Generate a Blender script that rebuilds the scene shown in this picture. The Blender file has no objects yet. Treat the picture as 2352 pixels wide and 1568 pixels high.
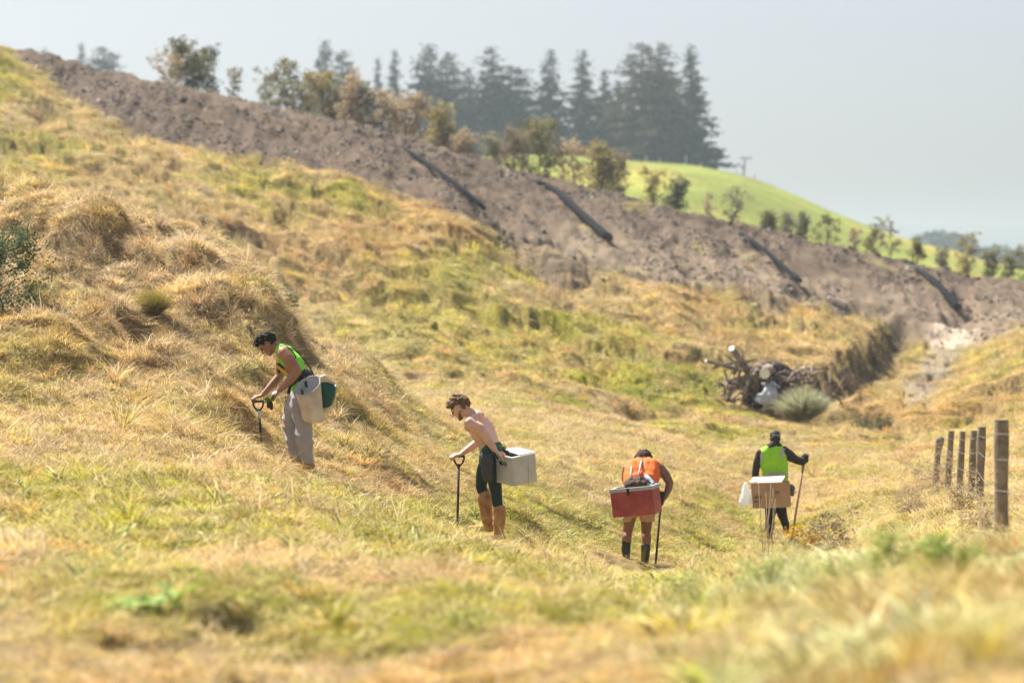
import bpy, bmesh, math, random
import numpy as np
from mathutils import Vector, Matrix, noise as mnoise
R_ = math.radians
rng = np.random.default_rng(7)
random.seed(7)
SC = bpy.context.scene
COL = SC.collection

# ------------------------------------------------------------------ camera
FS = 6533.0                       # focal length in units of a 2352 px wide picture
CY, HY, CX = 784.0, 649.0, 1176.0
PITCH = math.atan((CY-HY)/FS)     # looking slightly down
cam = bpy.data.cameras.new("camera"); camo = bpy.data.objects.new("camera", cam); COL.objects.link(camo)
cam.sensor_width = 36.0; cam.lens = 100.0
cam.clip_start = 0.3; cam.clip_end = 20000
camo.location = (0, 0, 0); camo.rotation_euler = (R_(90)-PITCH, 0, 0)
cam.dof.use_dof = True; cam.dof.focus_distance = 32.5; cam.dof.aperture_fstop = 1.75; cam.dof.aperture_blades = 0
SC.camera = camo

# ------------------------------------------------------------------ light
SUN = Vector((-0.52, 0.52, 1.0)).normalized()
w = bpy.data.worlds.new("World"); SC.world = w; w.use_nodes = True
nt = w.node_tree; nt.nodes.clear()
sky = nt.nodes.new("ShaderNodeTexSky"); sky.sky_type = 'NISHITA'; sky.sun_disc = False
sky.sun_elevation = math.asin(SUN.z); sky.sun_rotation = math.atan2(SUN.x, SUN.y)
sky.air_density = 1.0; sky.dust_density = 2.6; sky.ozone_density = 1.4; sky.altitude = 50
bg = nt.nodes.new("ShaderNodeBackground"); bg.inputs[1].default_value = 0.0615
wo = nt.nodes.new("ShaderNodeOutputWorld")
hs = nt.nodes.new("ShaderNodeHueSaturation"); hs.inputs["Saturation"].default_value = .45
cm_ = nt.nodes.new("ShaderNodeMix"); cm_.data_type = 'RGBA'; cm_.blend_type = 'MULTIPLY'; cm_.inputs[0].default_value = 1; cm_.inputs[7].default_value = (.955, .962, 1.02, 1)
nt.links.new(sky.outputs[0], hs.inputs["Color"]); nt.links.new(hs.outputs[0], cm_.inputs[6]); nt.links.new(cm_.outputs[2], bg.inputs[0]); nt.links.new(bg.outputs[0], wo.inputs[0])
sl = bpy.data.lights.new("sun", 'SUN'); sl.energy = 5.0; sl.angle = R_(0.5); sl.color = (1.0, 0.94, 0.84)
so = bpy.data.objects.new("sun", sl); COL.objects.link(so)
so.rotation_euler = (-SUN).to_track_quat('-Z', 'Y').to_euler(); so.location = (-20, 10, 40)
SC.view_settings.view_transform = 'Standard'; SC.view_settings.look = 'None'
SC.view_settings.gamma = 1.0; SC.view_settings.exposure = 1.22
SC.cycles.max_bounces = 6; SC.cycles.transparent_max_bounces = 8; SC.cycles.volume_bounces = 1
SC.cycles.diffuse_bounces = 3; SC.cycles.glossy_bounces = 2; SC.cycles.transmission_bounces = 4
SC.cycles.sample_clamp_indirect = 4.0

# ------------------------------------------------------------------ helpers
def at(u, y, D):
    """point at forward distance D that the lens sees at (u, y) of a 2352 x 1568 picture"""
    return Vector(((u-CX)/FS*D, D, -D*math.tan(math.atan((y-CY)/FS)+PITCH)))
def Zof(y, D): return -D*np.tan(np.arctan((np.asarray(y)-CY)/FS)+PITCH)
def Yof(z, D): return CY+FS*np.tan(np.arctan(-np.asarray(z)/D)-PITCH)

def _hash(ix, iy, s):
    h = (ix.astype(np.int64)*374761393 + iy.astype(np.int64)*668265263 + s*1442695041) & 0xFFFFFFFF
    h = ((h ^ (h >> 13))*1274126177) & 0xFFFFFFFF
    return ((h ^ (h >> 16)) & 0xFFFF)/65535.0
def vnoise(x, y, s=0):
    ix = np.floor(x); iy = np.floor(y); fx = x-ix; fy = y-iy
    fx = fx*fx*fx*(fx*(fx*6-15)+10); fy = fy*fy*fy*(fy*(fy*6-15)+10)
    a = _hash(ix, iy, s); b = _hash(ix+1, iy, s); c = _hash(ix, iy+1, s); d = _hash(ix+1, iy+1, s)
    return (a*(1-fx)+b*fx)*(1-fy)+(c*(1-fx)+d*fx)*fy
def fbm(x, y, s=0, o=4):
    t = 0; a = 0.5; n = 0
    for i in range(o):
        c, q = math.cos(.6+i), math.sin(.6+i)
        t = t+a*vnoise((c*x-q*y)*2**i+17*i, (q*x+c*y)*2**i-9*i, s+i); n += a; a *= 0.5
    return t/n
def sstep(a, b, x):
    t = np.clip((x-a)/(b-a), 0, 1); return t*t*(3-2*t)

def link(o): COL.objects.link(o); return o
def tag(o, label=None, cat=None, group=None, kind=None):
    if label: o["label"] = label
    if cat: o["category"] = cat
    if group: o["group"] = group
    if kind: o["kind"] = kind
    return o
def thing(name, label, cat, loc, group=None):
    o = bpy.data.objects.new(name, None); link(o); o.location = loc; o.empty_display_size = 0.2
    return tag(o, label, cat, group)
def np_mesh(name, V, F, smooth=True):
    """V (n,3), F (m,k) all faces of k corners"""
    V = np.asarray(V, dtype=np.float32); F = np.asarray(F, dtype=np.int32)
    me = bpy.data.meshes.new(name); k = F.shape[1]
    me.vertices.add(len(V)); me.vertices.foreach_set("co", V.ravel())
    me.loops.add(F.size); me.loops.foreach_set("vertex_index", F.ravel())
    me.polygons.add(len(F)); me.polygons.foreach_set("loop_start", np.arange(0, F.size, k, dtype=np.int32))
    me.update(calc_edges=True)
    if smooth: me.polygons.foreach_set("use_smooth", np.ones(len(F), dtype=bool))
    me.validate(); return me
def mobj(name, me, mat=None, parent=None):
    o = bpy.data.objects.new(name, me); link(o)
    if mat is not None: me.materials.clear(); me.materials.append(mat)
    if parent is not None: o.parent = parent
    return o

# ------------------------------------------------------------------ materials
def N(nt, t, **kw):
    n = nt.nodes.new(t)
    for k, v in kw.items(): setattr(n, k, v)
    return n
def mat(name, col, rough=0.8, var=0.0, scale=20.0, bump=0.0, bscale=60.0, metal=0.0, trans=0.0, col2=None, spec=0.3, sss=0.0, coat=0.0, bdist=0.01):
    m = bpy.data.materials.new(name); m.use_nodes = True; nt = m.node_tree
    b = nt.nodes["Principled BSDF"]; out = nt.nodes["Material Output"]; L = nt.links
    b.inputs["Roughness"].default_value = rough; b.inputs["Metallic"].default_value = metal
    b.inputs["Specular IOR Level"].default_value = spec; b.inputs["Coat Weight"].default_value = coat
    if sss: b.inputs["Subsurface Weight"].default_value = sss; b.inputs["Subsurface Scale"].default_value = 0.01; b.inputs["Subsurface Radius"].default_value = (1, .35, .2)
    c = (*col, 1); b.inputs["Base Color"].default_value = c
    tc = N(nt, "ShaderNodeTexCoord"); src = None
    if var > 0 or col2:
        n = N(nt, "ShaderNodeTexNoise"); n.inputs["Scale"].default_value = scale; n.inputs["Detail"].default_value = 5; n.inputs["Roughness"].default_value = .65
        L.new(tc.outputs["Object"], n.inputs["Vector"])
        cr = N(nt, "ShaderNodeValToRGB"); cr.color_ramp.elements[0].position = .3; cr.color_ramp.elements[1].position = .7
        a = [max(0, x*(1-var)) for x in col]; d = list(col2) if col2 else [min(1, x*(1+var)) for x in col]
        cr.color_ramp.elements[0].color = (*a, 1); cr.color_ramp.elements[1].color = (*d, 1)
        L.new(n.outputs["Fac"], cr.inputs["Fac"]); L.new(cr.outputs[0], b.inputs["Base Color"]); src = cr.outputs[0]
    if bump > 0:
        n2 = N(nt, "ShaderNodeTexNoise"); n2.inputs["Scale"].default_value = bscale; n2.inputs["Detail"].default_value = 4
        L.new(tc.outputs["Object"], n2.inputs["Vector"])
        bp = N(nt, "ShaderNodeBump"); bp.inputs["Strength"].default_value = bump; bp.inputs["Distance"].default_value = bdist
        L.new(n2.outputs["Fac"], bp.inputs["Height"]); L.new(bp.outputs[0], b.inputs["Normal"])
    if trans > 0:
        t = N(nt, "ShaderNodeBsdfTranslucent"); mx = N(nt, "ShaderNodeMixShader"); mx.inputs[0].default_value = trans
        t.inputs[0].default_value = c
        if src: L.new(src, t.inputs[0])
        L.new(b.outputs[0], mx.inputs[1]); L.new(t.outputs[0], mx.inputs[2]); L.new(mx.outputs[0], out.inputs[0])
    return m

def mat_grass(name="grass_blades", trans=0.48, inst=True):
    m = bpy.data.materials.new(name); m.use_nodes = True; nt = m.node_tree; L = nt.links
    b = nt.nodes["Principled BSDF"]; out = nt.nodes["Material Output"]
    b.inputs["Roughness"].default_value = .55; b.inputs["Specular IOR Level"].default_value = .25
    a = N(nt, "ShaderNodeAttribute"); a.attribute_name = "tint"; a.attribute_type = 'INSTANCER' if inst else 'GEOMETRY'
    v = N(nt, "ShaderNodeAttribute"); v.attribute_name = "bcol"; v.attribute_type = 'GEOMETRY'
    mr = N(nt, "ShaderNodeMapRange"); mr.inputs[3].default_value = .30; mr.inputs[4].default_value = 1.55
    L.new(v.outputs["Fac"], mr.inputs[0])
    vm = N(nt, "ShaderNodeVectorMath", operation='SCALE'); L.new(a.outputs["Color"], vm.inputs[0]); L.new(mr.outputs[0], vm.inputs["Scale"])
    # a share of the blades is bleached straw
    gt = N(nt, "ShaderNodeMapRange"); gt.inputs[1].default_value = .8; gt.inputs[2].default_value = .86; gt.inputs[4].default_value = .55
    L.new(v.outputs["Fac"], gt.inputs[0])
    mx = N(nt, "ShaderNodeMix", data_type='RGBA'); L.new(gt.outputs[0], mx.inputs[0]); L.new(vm.outputs[0], mx.inputs[6]); mx.inputs[7].default_value = (.74, .60, .40, 1)
    L.new(mx.outputs[2], b.inputs["Base Color"])
    t = N(nt, "ShaderNodeBsdfTranslucent"); L.new(mx.outputs[2], t.inputs[0])
    ms = N(nt, "ShaderNodeMixShader"); ms.inputs[0].default_value = trans
    L.new(b.outputs[0], ms.inputs[1]); L.new(t.outputs[0], ms.inputs[2]); L.new(ms.outputs[0], out.inputs[0])
    return m

def mat_ground(name, fine=1.0):
    m = bpy.data.materials.new(name); m.use_nodes = True; nt = m.node_tree; L = nt.links
    b = nt.nodes["Principled BSDF"]; b.inputs["Roughness"].default_value = .95; b.inputs["Specular IOR Level"].default_value = .1
    a = N(nt, "ShaderNodeAttribute"); a.attribute_name = "Col"
    tc = N(nt, "ShaderNodeTexCoord")
    n = N(nt, "ShaderNodeTexNoise"); n.inputs["Scale"].default_value = 9*fine; n.inputs["Detail"].default_value = 8; n.inputs["Roughness"].default_value = .7
    L.new(tc.outputs["Object"], n.inputs["Vector"])
    mr = N(nt, "ShaderNodeMapRange"); mr.inputs[1].default_value = .3; mr.inputs[2].default_value = .7; mr.inputs[3].default_value = .55; mr.inputs[4].default_value = 1.4
    L.new(n.outputs["Fac"], mr.inputs[0])
    vm = N(nt, "ShaderNodeVectorMath", operation='SCALE'); L.new(a.outputs["Color"], vm.inputs[0]); L.new(mr.outputs[0], vm.inputs["Scale"])
    L.new(vm.outputs[0], b.inputs["Base Color"])
    bp = N(nt, "ShaderNodeBump"); bp.inputs["Strength"].default_value = .8; bp.inputs["Distance"].default_value = .12/fine
    L.new(n.outputs["Fac"], bp.inputs["Height"]); L.new(bp.outputs[0], b.inputs["Normal"])
    return m

# ------------------------------------------------------------------ terrain
# one row per column of ground: (distance, seen height) or (distance, None, z); 15 stations each
def Z(D, z): return (D, None, z)
COLS = {
-1600: [Z(2,-1.5),Z(7,-1.4),Z(11.4,-1.2),Z(20,-.8),Z(27,-.2),Z(33,.6),Z(38,1.8),Z(44,3.4),Z(56,3.5),Z(72,5),Z(95,9),Z(112,13),Z(130,16.5),Z(150,17),Z(180,15)],
-400: [Z(2,-1.5),Z(7,-1.55),Z(11.4,-1.5),Z(20,-1.4),Z(27,-1.1),Z(33,-.7),Z(38,.5),Z(44,2.1),Z(56,1.5),Z(72,2),Z(95,5.5),Z(112,9),Z(130,12.8),Z(150,13),Z(180,10)],
0:  [Z(2,-1.5),Z(7,-1.58),(11.4,1568),(20,1215),(27,1005),(33,890),(38,690),(44,425),Z(56,.6),Z(72,1.0),(95,405),(112,255),(130,106),Z(146,10.8),Z(180,7)],
200:[Z(2,-1.5),Z(7,-1.58),(11.4,1568),(20,1215),(27,1030),(33,900),(38,700),(44,462),Z(56,0),Z(72,.4),(95,430),(112,300),(130,160),Z(146,9.4),Z(180,5)],
450:[Z(2,-1.5),Z(7,-1.58),(11.4,1568),(20,1220),(27,1060),(33,930),(38,740),(44,522),Z(56,-.8),Z(72,-.5),(95,470),(112,350),(130,212),Z(146,8.2),Z(180,3)],
640:[Z(2,-1.5),Z(7,-1.57),(11.4,1568),(20,1240),(27,1115),(32.5,1035),(37,850),(43,655),Z(56,-1.6),Z(72,-1.2),(95,520),(112,375),(130,254),Z(146,7.3),Z(180,2)],
700:[Z(2,-1.5),Z(7,-1.57),(11.4,1568),(20,1245),(27,1135),(32,1072),(37,920),(43,750),Z(54,-1.75),Z(72,-1.5),(95,525),(112,385),(130,264),Z(146,7.0),Z(180,2)],
850:[Z(2,-1.5),Z(7,-1.56),(11.3,1568),(20,1265),(27,1175),(32,1120),(37,985),(43,815),Z(52,-2.5),(70,822),(90,600),(110,425),(130,296),Z(146,6.3),Z(180,1)],
920:[Z(2,-1.45),Z(7,-1.55),(11,1568),(20,1275),(27,1205),(32,1160),(37,1040),(43,905),Z(52,-2.65),(66,860),(88,640),(110,450),(130,318),Z(146,5.8),Z(180,0)],
1050:[Z(2,-1.4),Z(6.8,-1.5),(10.9,1568),(20,1290),(27,1235),(31,1213),(37,1100),(44,985),(52,955),(64,880),(86,670),(108,490),(130,360),Z(146,5.0),Z(180,-1)],
1200:[Z(2,-1.35),Z(6.4,-1.4),(10.6,1568),(20,1320),(27,1275),(31,1258),(37,1160),(44,1060),(52,990),(64,895),(86,715),(108,560),(130,397),Z(146,4.2),Z(180,-2)],
1460:[Z(2,-1.3),Z(6,-1.3),(9.7,1568),(17,1392),(25,1350),(31,1324),(37,1290),(45,1130),(54,1030),(66,935),(86,775),(108,620),(130,463),Z(146,3.0),Z(180,-4)],
1780:[Z(2,-1.2),Z(5.5,-1.15),(8.5,1568),(13,1430),(20,1325),(32,1325),(45,1243),(54,1100),(62,1010),(72,945),(92,800),(112,672),(130,540),Z(146,1.4),Z(180,-6)],
2060:[Z(2,-1.1),Z(5,-1.0),(7.7,1568),(12,1410),(19,1310),(30,1280),(42,1180),(54,1080),(64,1000),(76,915),(92,820),(112,740),(130,604),Z(146,-.1),Z(180,-7)],
2352:[Z(2,-1.0),Z(4.6,-.85),(7,1568),(11,1400),(18,1275),(24,1235),(36,1145),(50,1050),(64,960),(78,850),(96,785),(113,748),(130,662),Z(146,-1.6),Z(180,-8)],
2800:[Z(2,-1.0),Z(4.6,-.85),Z(7,-1.0),Z(11,-1.2),Z(18,-1.5),Z(24,-1.8),Z(36,-2.2),Z(50,-2.3),Z(64,-2.2),Z(78,-1.9),Z(96,-1.7),Z(113,-2.2),Z(130,-1.9),Z(146,-3),Z(180,-8.5)],
4200:[Z(2,-1.2),Z(4.6,-1.1),Z(7,-1.2),Z(11,-1.3),Z(18,-1.6),Z(24,-2),Z(36,-2.2),Z(50,-2.3),Z(64,-2.4),Z(78,-2.6),Z(96,-3),Z(113,-4),Z(130,-5),Z(146,-6),Z(180,-8.8)],
}
_us = np.array(sorted(COLS)); K = 15
_Dk = np.zeros((len(_us), K)); _zk = np.zeros((len(_us), K))
for i, u_ in enumerate(_us):
    for k, e in enumerate(COLS[int(u_)]):
        _Dk[i, k] = e[0]; _zk[i, k] = e[2] if len(e) == 3 else Zof(e[1], e[0])
def pchip(x, y, q):
    h = np.diff(x); d = np.diff(y)/h; m = np.zeros_like(x)
    w1 = 2*h[1:]+h[:-1]; w2 = h[1:]+2*h[:-1]
    ok = d[1:]*d[:-1] > 0
    m[1:-1][ok] = ((w1+w2)[ok])/(w1[ok]/d[:-1][ok]+w2[ok]/d[1:][ok])
    m[0] = d[0]; m[-1] = d[-1]
    i = np.clip(np.searchsorted(x, q)-1, 0, len(h)-1); t = (q-x[i])/h[i]; H = h[i]
    return (2*t**3-3*t**2+1)*y[i]+(t**3-2*t**2+t)*H*m[i]+(-2*t**3+3*t**2)*y[i+1]+(t**3-t**2)*H*m[i+1]
UG = np.concatenate([np.arange(-1600, -200, 40), np.arange(-200, 2560, 8), np.arange(2560, 4201, 40)]).astype(float)
DG = np.exp(np.linspace(math.log(2.0), math.log(180.0), 760))
_TD = np.stack([pchip(_us.astype(float), _Dk[:, k], UG) for k in range(K)], 1)
_TZ = np.stack([pchip(_us.astype(float), _zk[:, k], UG) for k in range(K)], 1)
TAB = np.stack([pchip(_TD[i], _TZ[i], DG) for i in range(len(UG))], 0)
for _ in range(6): TAB[1:-1] = (TAB[:-2]+2*TAB[1:-1]+TAB[2:])/4
def base_z(u, D):
    a = np.interp(u, UG, np.arange(len(UG))); b = np.interp(np.log(D), np.log(DG), np.arange(len(DG)))
    i = np.clip(a.astype(int), 0, len(UG)-2); j = np.clip(b.astype(int), 0, len(DG)-2); a = a-i; b = b-j
    return (TAB[i, j]*(1-b)+TAB[i, j+1]*b)*(1-a)+(TAB[i+1, j]*(1-b)+TAB[i+1, j+1]*b)*a

def pt_on(u, y, D0=60., D1=131.):
    """forward distance at which base terrain is seen at height y in column u"""
    D = np.linspace(D0, D1, 800); yy = Yof(base_z(np.full(800, float(u)), D), D)
    i = np.argmin(np.abs(yy-y)); return D[i]
def poly_dist(X, Y, P):
    """signed distance (positive right of direction) and fraction along polyline"""
    best = np.full(X.shape, 1e9); sg = np.zeros(X.shape); tt = np.zeros(X.shape); n = len(P)-1
    for i in range(n):
        ax, ay = P[i]; bx, by = P[i+1]; dx, dy = bx-ax, by-ay; l2 = dx*dx+dy*dy
        t = np.clip(((X-ax)*dx+(Y-ay)*dy)/l2, 0, 1); px, py = X-ax-t*dx, Y-ay-t*dy
        d = np.sqrt(px*px+py*py); m = d < best
        s = np.sign(px*dy-py*dx); best = np.where(m, d, best); sg = np.where(m, s, sg); tt = np.where(m, (i+t)/n, tt)
    return best*sg, tt
def xy(u, D): return ((u-CX)/FS*D, D)
CUT = [xy(1800, 74), xy(1850, 80), xy(1900, 88), xy(1965, 98), xy(2020, 108), xy(2052, 116)]
SLUMP = [xy(1120, pt_on(1120, 525)), xy(1190, pt_on(1190, 545)), xy(1255, pt_on(1255, 590)), xy(1275, pt_on(1275, 625))]
SLUMP = SLUMP[::-1]
CREST_Y = (np.array([-400, 0, 200, 450, 640, 850, 1050, 1200, 1460, 1780, 2060, 2352, 2800]), )
# lower edge of the bare brown band, as seen
BAND_U = np.array([-400, 0, 30, 68, 164, 246, 369, 478, 649, 752, 861, 964, 1060, 1150, 1260, 1400, 1640, 1900, 2040, 2120, 2352, 2800])
BAND_Y = np.array([-200, 90, 112, 143, 221, 269, 324, 348, 368, 390, 430, 466, 500, 530, 590, 610, 645, 700, 735, 745, 757, 770])
def lumps(X, Y, cell, s):
    """rounded hummocks with soft hollows between them"""
    a = 1-np.abs(2*fbm(X/cell, Y/cell, s, 3)-1)*1.6
    return a
# separate hummocks of matted grass: column, distance, height, radius
HUMPS = [(95,34.8,.55,.75),(260,37.5,.30,.6),(30,31.5,.22,.5),(500,32.3,.20,.42),(575,32.8,.22,.38),(430,35.5,.25,.5),(560,38.5,.35,.55),(640,39.5,.4,.5),(760,37.5,.28,.45),(1190,33.8,.22,.30),(1062,31.6,.12,.22),(1180,31.8,.12,.22),(900,34.5,.2,.4),(180,41,.35,.6)]
def ground_z(u, D):
    u = np.asarray(u, float); D = np.asarray(D, float)
    X = (u-CX)/FS*D; z = base_z(u, D); yv = Yof(z, D)
    # hummocks
    wn = sstep(2, 12, D)
    knoll = np.exp(-((u-250)/520)**2)*sstep(33, 37, D)*(1-sstep(47, 55, D))
    near = (1-sstep(46, 56, D)); far = sstep(56, 75, D)*(1-sstep(150, 170, D))
    z = z + wn*near*((fbm(X/1.3, D/2.2, 11)-.5)*(.18+.75*knoll) + (fbm(X/.42, D/.8, 31, 3)-.5)*(.12+.16*knoll) - sstep(.56,.66,fbm((X*.8-D*.3)/.6, (X*.5+D*.6)/.45, 37, 3))*(.07+.20*knoll))
    band = sstep(-25, 25, np.interp(u, BAND_U, BAND_Y)-yv)*far
    # terracettes and tussocks on the far slope: ridges that run down to the right
    sx, sy = X*.77-D*.35, X*.50+D*.60
    hum = (fbm(sx/3.4, sy/2.4, 51, 3)-.5)
    pit = sstep(.50, .60, fbm(sx/1.5+3, sy/.75, 53, 3)); pit2 = sstep(.52, .62, fbm(sx/.7+31, sy/.4, 59, 2))
    pile = 1-np.exp(-((X-6.6)/2.6)**2-((D-70)/4)**2); pit = pit*pile; pit2 = pit2*pile
    z = z + far*(1-band)*(hum*.9-pit*.62-pit2*.26+(fbm(X/.7, D/1.5, 57, 3)-.5)*.3)
    z = z + far*band*((fbm(X/1.6+3, D/2.6, 71, 4)-.5)*.55+(fbm(X/.45, D/1.6, 75, 3)-.5)*.34)
    z = z + far*band*(.13*np.sin(D*2.4+X*.25+fbm(X/5, D/4, 79, 3)*11)*sstep(.3, .6, fbm(X/6, D/5, 81, 2)))
    # machine scratches on the right-hand cut slope
    scr = band*sstep(1350, 1700, u)
    z = z - scr*.5*np.clip(np.sin((X*1.9+fbm(X/3, D/5, 83)*9)+np.sin(D*.35)*.8), 0.2, 1)*sstep(.42, .6, fbm(X/4, D/6, 88, 2))
    # cut bank beside the track, small slip on the slope
    m = (D > 60) & (D < 130)
    if m.any():
        d, t = poly_dist(X[m], D[m], CUT); dn = d+(fbm(X[m]/1.2, D[m]/3, 91)-.5)*.45
        e = np.sin(np.clip(t, 0, 1)*math.pi)**.45
        zz = -1.25*e*sstep(-.15, .60, dn)*(1-sstep(1.8, 6.5, dn))
        d2, t2 = poly_dist(X[m], D[m], SLUMP[::-1]); d2 = d2+(fbm(X[m]/.6, D[m]/1., 93)-.5)*.6
        e2 = np.sin(np.clip(t2, 0, 1)*math.pi)**.5
        zz = zz-1.2*e2*sstep(-.1, .4, d2)*(1-sstep(.9, 3.2, d2))
        z[m] = z[m]+zz
    for (hu_, hD_, ha_, hr_) in HUMPS:
        hx_ = (hu_-CX)/FS*hD_; q = ((X-hx_)/hr_)**2+((D-hD_)/(hr_*1.5))**2; z = z+ha_*np.exp(-q**1.6)
    # burrow-like hollow in the foreground
    cx, cy = xy(610, 14.3); r = np.hypot((X-cx), (D-cy)*.6); z = z-.34*np.exp(-(r/.20)**2)
    return z

# base colours of the ground cover
T_ = np.array([.67,.50,.225]); O_ = np.array([.66,.39,.12]); S_ = np.array([.72,.57,.34]); G_ = np.array([.53,.49,.055])
DG_ = np.array([.27,.32,.05]); B_ = np.array([.135,.098,.070]); RB_ = np.array([.36,.28,.195]); PK_ = np.array([.58,.40,.27])
GREEN = [(150,1120,420,130,.85),(700,1290,650,140,.75),(250,1380,300,70,.5),(1500,880,190,40,1.0),(1720,968,230,26,1.1),(1150,650,170,45,.45),(1300,745,220,45,.35),
 (700,420,220,50,.6),(940,470,200,60,.3),(1900,1380,420,120,.55),(15,135,50,70,.8),(1180,1040,180,90,.35),(2160,830,70,16,.8),(2330,900,60,22,.6),(1280,925,200,18,.6),(400,860,260,60,.3),
 (1050,1330,420,110,.6),(1500,1420,400,90,.5),(1650,1210,250,60,.5),(1350,1180,200,80,.4),(2200,1300,200,70,.4)]
ORANGE = [(90,790,190,80,.9),(900,520,260,90,.6),(560,985,150,45,.6),(2150,900,220,90,.6),(1150,1530,1500,50,.3),(1850,680,260,50,.7),(700,560,300,60,.35),(1000,580,250,70,.5),(1600,790,300,60,.35),(150,480,150,60,.5)]
STRAW = [(420,600,320,110,.75),(820,800,180,130,.8),(1330,985,160,35,.5),(1230,640,90,45,.8),(60,480,90,50,.3),(1290,1080,90,60,.4),(1950,880,140,60,.3)]
def zone(L, u, y):
    t = 0
    for (a, b, ra, rb, k) in L: t = t+k*np.exp(-((u-a)/ra)**2-((y-b)/rb)**2)
    return t
def cover(u, D, z=None, jit=None):
    """returns rgb and masks (band, ribbon, green)"""
    X = (u-CX)/FS*D; zb = base_z(u, D); y = Yof(zb, D)
    far = sstep(56, 75, D)
    n1 = fbm(X/(1.1+2.2*far), D/(2.2+4*far), 101, 4); n2 = fbm(X/(.6+1.4*far)+40, D/(1.2+3*far), 111, 4); n3 = fbm(X/3+9, D/6, 121, 3)
    g = np.clip(zone(GREEN, u, y)*sstep(.36, .60, n1)*1.2+sstep(.53, .68, n1)*.5+(n3-.5)*.5, 0, 1)
    kk = np.exp(-((u-250)/420)**2)*sstep(32, 35, D)*(1-sstep(50, 56, D)); g = g*(1-.72*kk)
    o = np.clip(zone(ORANGE, u, y)+.25*kk*sstep(.45, .6, n3)+sstep(.52, .7, n2)*.5, 0, 1)
    s = np.clip(zone(STRAW, u, y)*.8+.45*kk*sstep(.48, .6, n2)+sstep(.55, .7, n3)*.4, 0, 1)
    c = T_[None, :]*np.ones((len(u), 1))
    c = c+(O_-c)*(o*.8)[:, None]; c = c+(S_-c)*(s*.7)[:, None]
    gc = G_[None, :]+(DG_-G_)[None, :]*(sstep(.5, .75, n2)*.55)[:, None]
    c = c+(gc-c)*g[:, None]
    bl = np.interp(u, BAND_U, BAND_Y)
    edge = (fbm(X/1.5, D/3, 131, 4)-.5)*60
    band = sstep(-9, 9, bl-y+edge*.5)*far
    rib = far*sstep(1080, 1200, u)*(1-sstep(2060, 2120, u))*sstep(-12, 12, (bl+42-.03*(u-1100).clip(0))-y+edge*.6)*(1-band)
    pale = far*np.clip(np.exp(-((u-1235)/90)**2-((y-640)/50)**2)*1.4*sstep(.4, .6, n2), 0, 1)
    c = c+(PK_-c)*pale[:, None]
    c = c+(RB_-c)*(rib*.9)[:, None]
    bc = B_[None, :]*(0.75+.5*fbm(X/1.2, D/2, 141, 4))[:, None]
    gw = .25*sstep(.70, .80, fbm(X/1.6+7, D/4, 151, 3)); bc = bc+(G_*.8-bc)*gw[:, None]
    low = np.exp(-((y-bl+25)/60)**2)*.45*sstep(1100, 1300, u); bc = bc+(RB_-bc)*low[:, None]
    c = c+(bc-c)*band[:, None]
    hx_, hy_ = xy(612, 14.3); ho = np.exp(-(((X-hx_)**2+((D-hy_)*.6)**2)/.22**2)**1.5); c = c+(np.array([.14,.10,.055])-c)*(ho*.8)[:, None]  # shade of the hollow painted in as dark brown
    d, t = poly_dist(X, D, CUT); e = ((t > .02) & (t < .985))
    cutf = (sstep(-.2, .1, d)*(1-sstep(.5, 1.0, d)))*e*(D > 60); c = c+(np.array([.20,.15,.09])-c)*(cutf*.8)[:, None]
    trk = (sstep(1.4, 2.0, d)*(1-sstep(2.8, 3.8, d)))*((t > .08) & (t < .99))*(D > 60); c = c+(np.array([.60,.50,.38])-c)*(trk*.8)[:, None]
    return c, band, rib, g, cutf, trk

def polar_sheet(name, US, DS, zf):
    U, Dm = np.meshgrid(US, DS, indexing='ij'); u = U.ravel(); D = Dm.ravel()
    z = zf(u, D); V = np.stack([(u-CX)/FS*D, D, z], 1)
    nu, nd = len(US), len(DS); i = np.arange(nu*nd).reshape(nu, nd)
    F = np.stack([i[:-1, :-1].ravel(), i[1:, :-1].ravel(), i[1:, 1:].ravel(), i[:-1, 1:].ravel()], 1)
    return np_mesh(name, V, F), u, D
def set_col(me, c, name="Col"):
    a = me.color_attributes.new(name, 'FLOAT_COLOR', 'POINT')
    cc = np.ones((len(me.vertices), 4), np.float32); cc[:, :3] = c; a.data.foreach_set("color", cc.ravel())

US = np.concatenate([np.arange(-1600, -120, 60), np.arange(-120, 2480, 4.0), np.arange(2480, 4201, 60)]).astype(float)
DS = np.exp(np.linspace(math.log(2.05), math.log(179), 1500))
me, gu, gD = polar_sheet("grassy_ground", US, DS, ground_z)
gc, gb, gr, gg, gcut, gtrk = cover(gu, gD)
set_col(me, gc*np.where(gb[:, None] > .5, 1, .45))  # ground under the grass darkened in colour, as shade between the tufts
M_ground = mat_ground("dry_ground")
tag(mobj("grassy_ground", me, M_ground), kind="structure")

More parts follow.
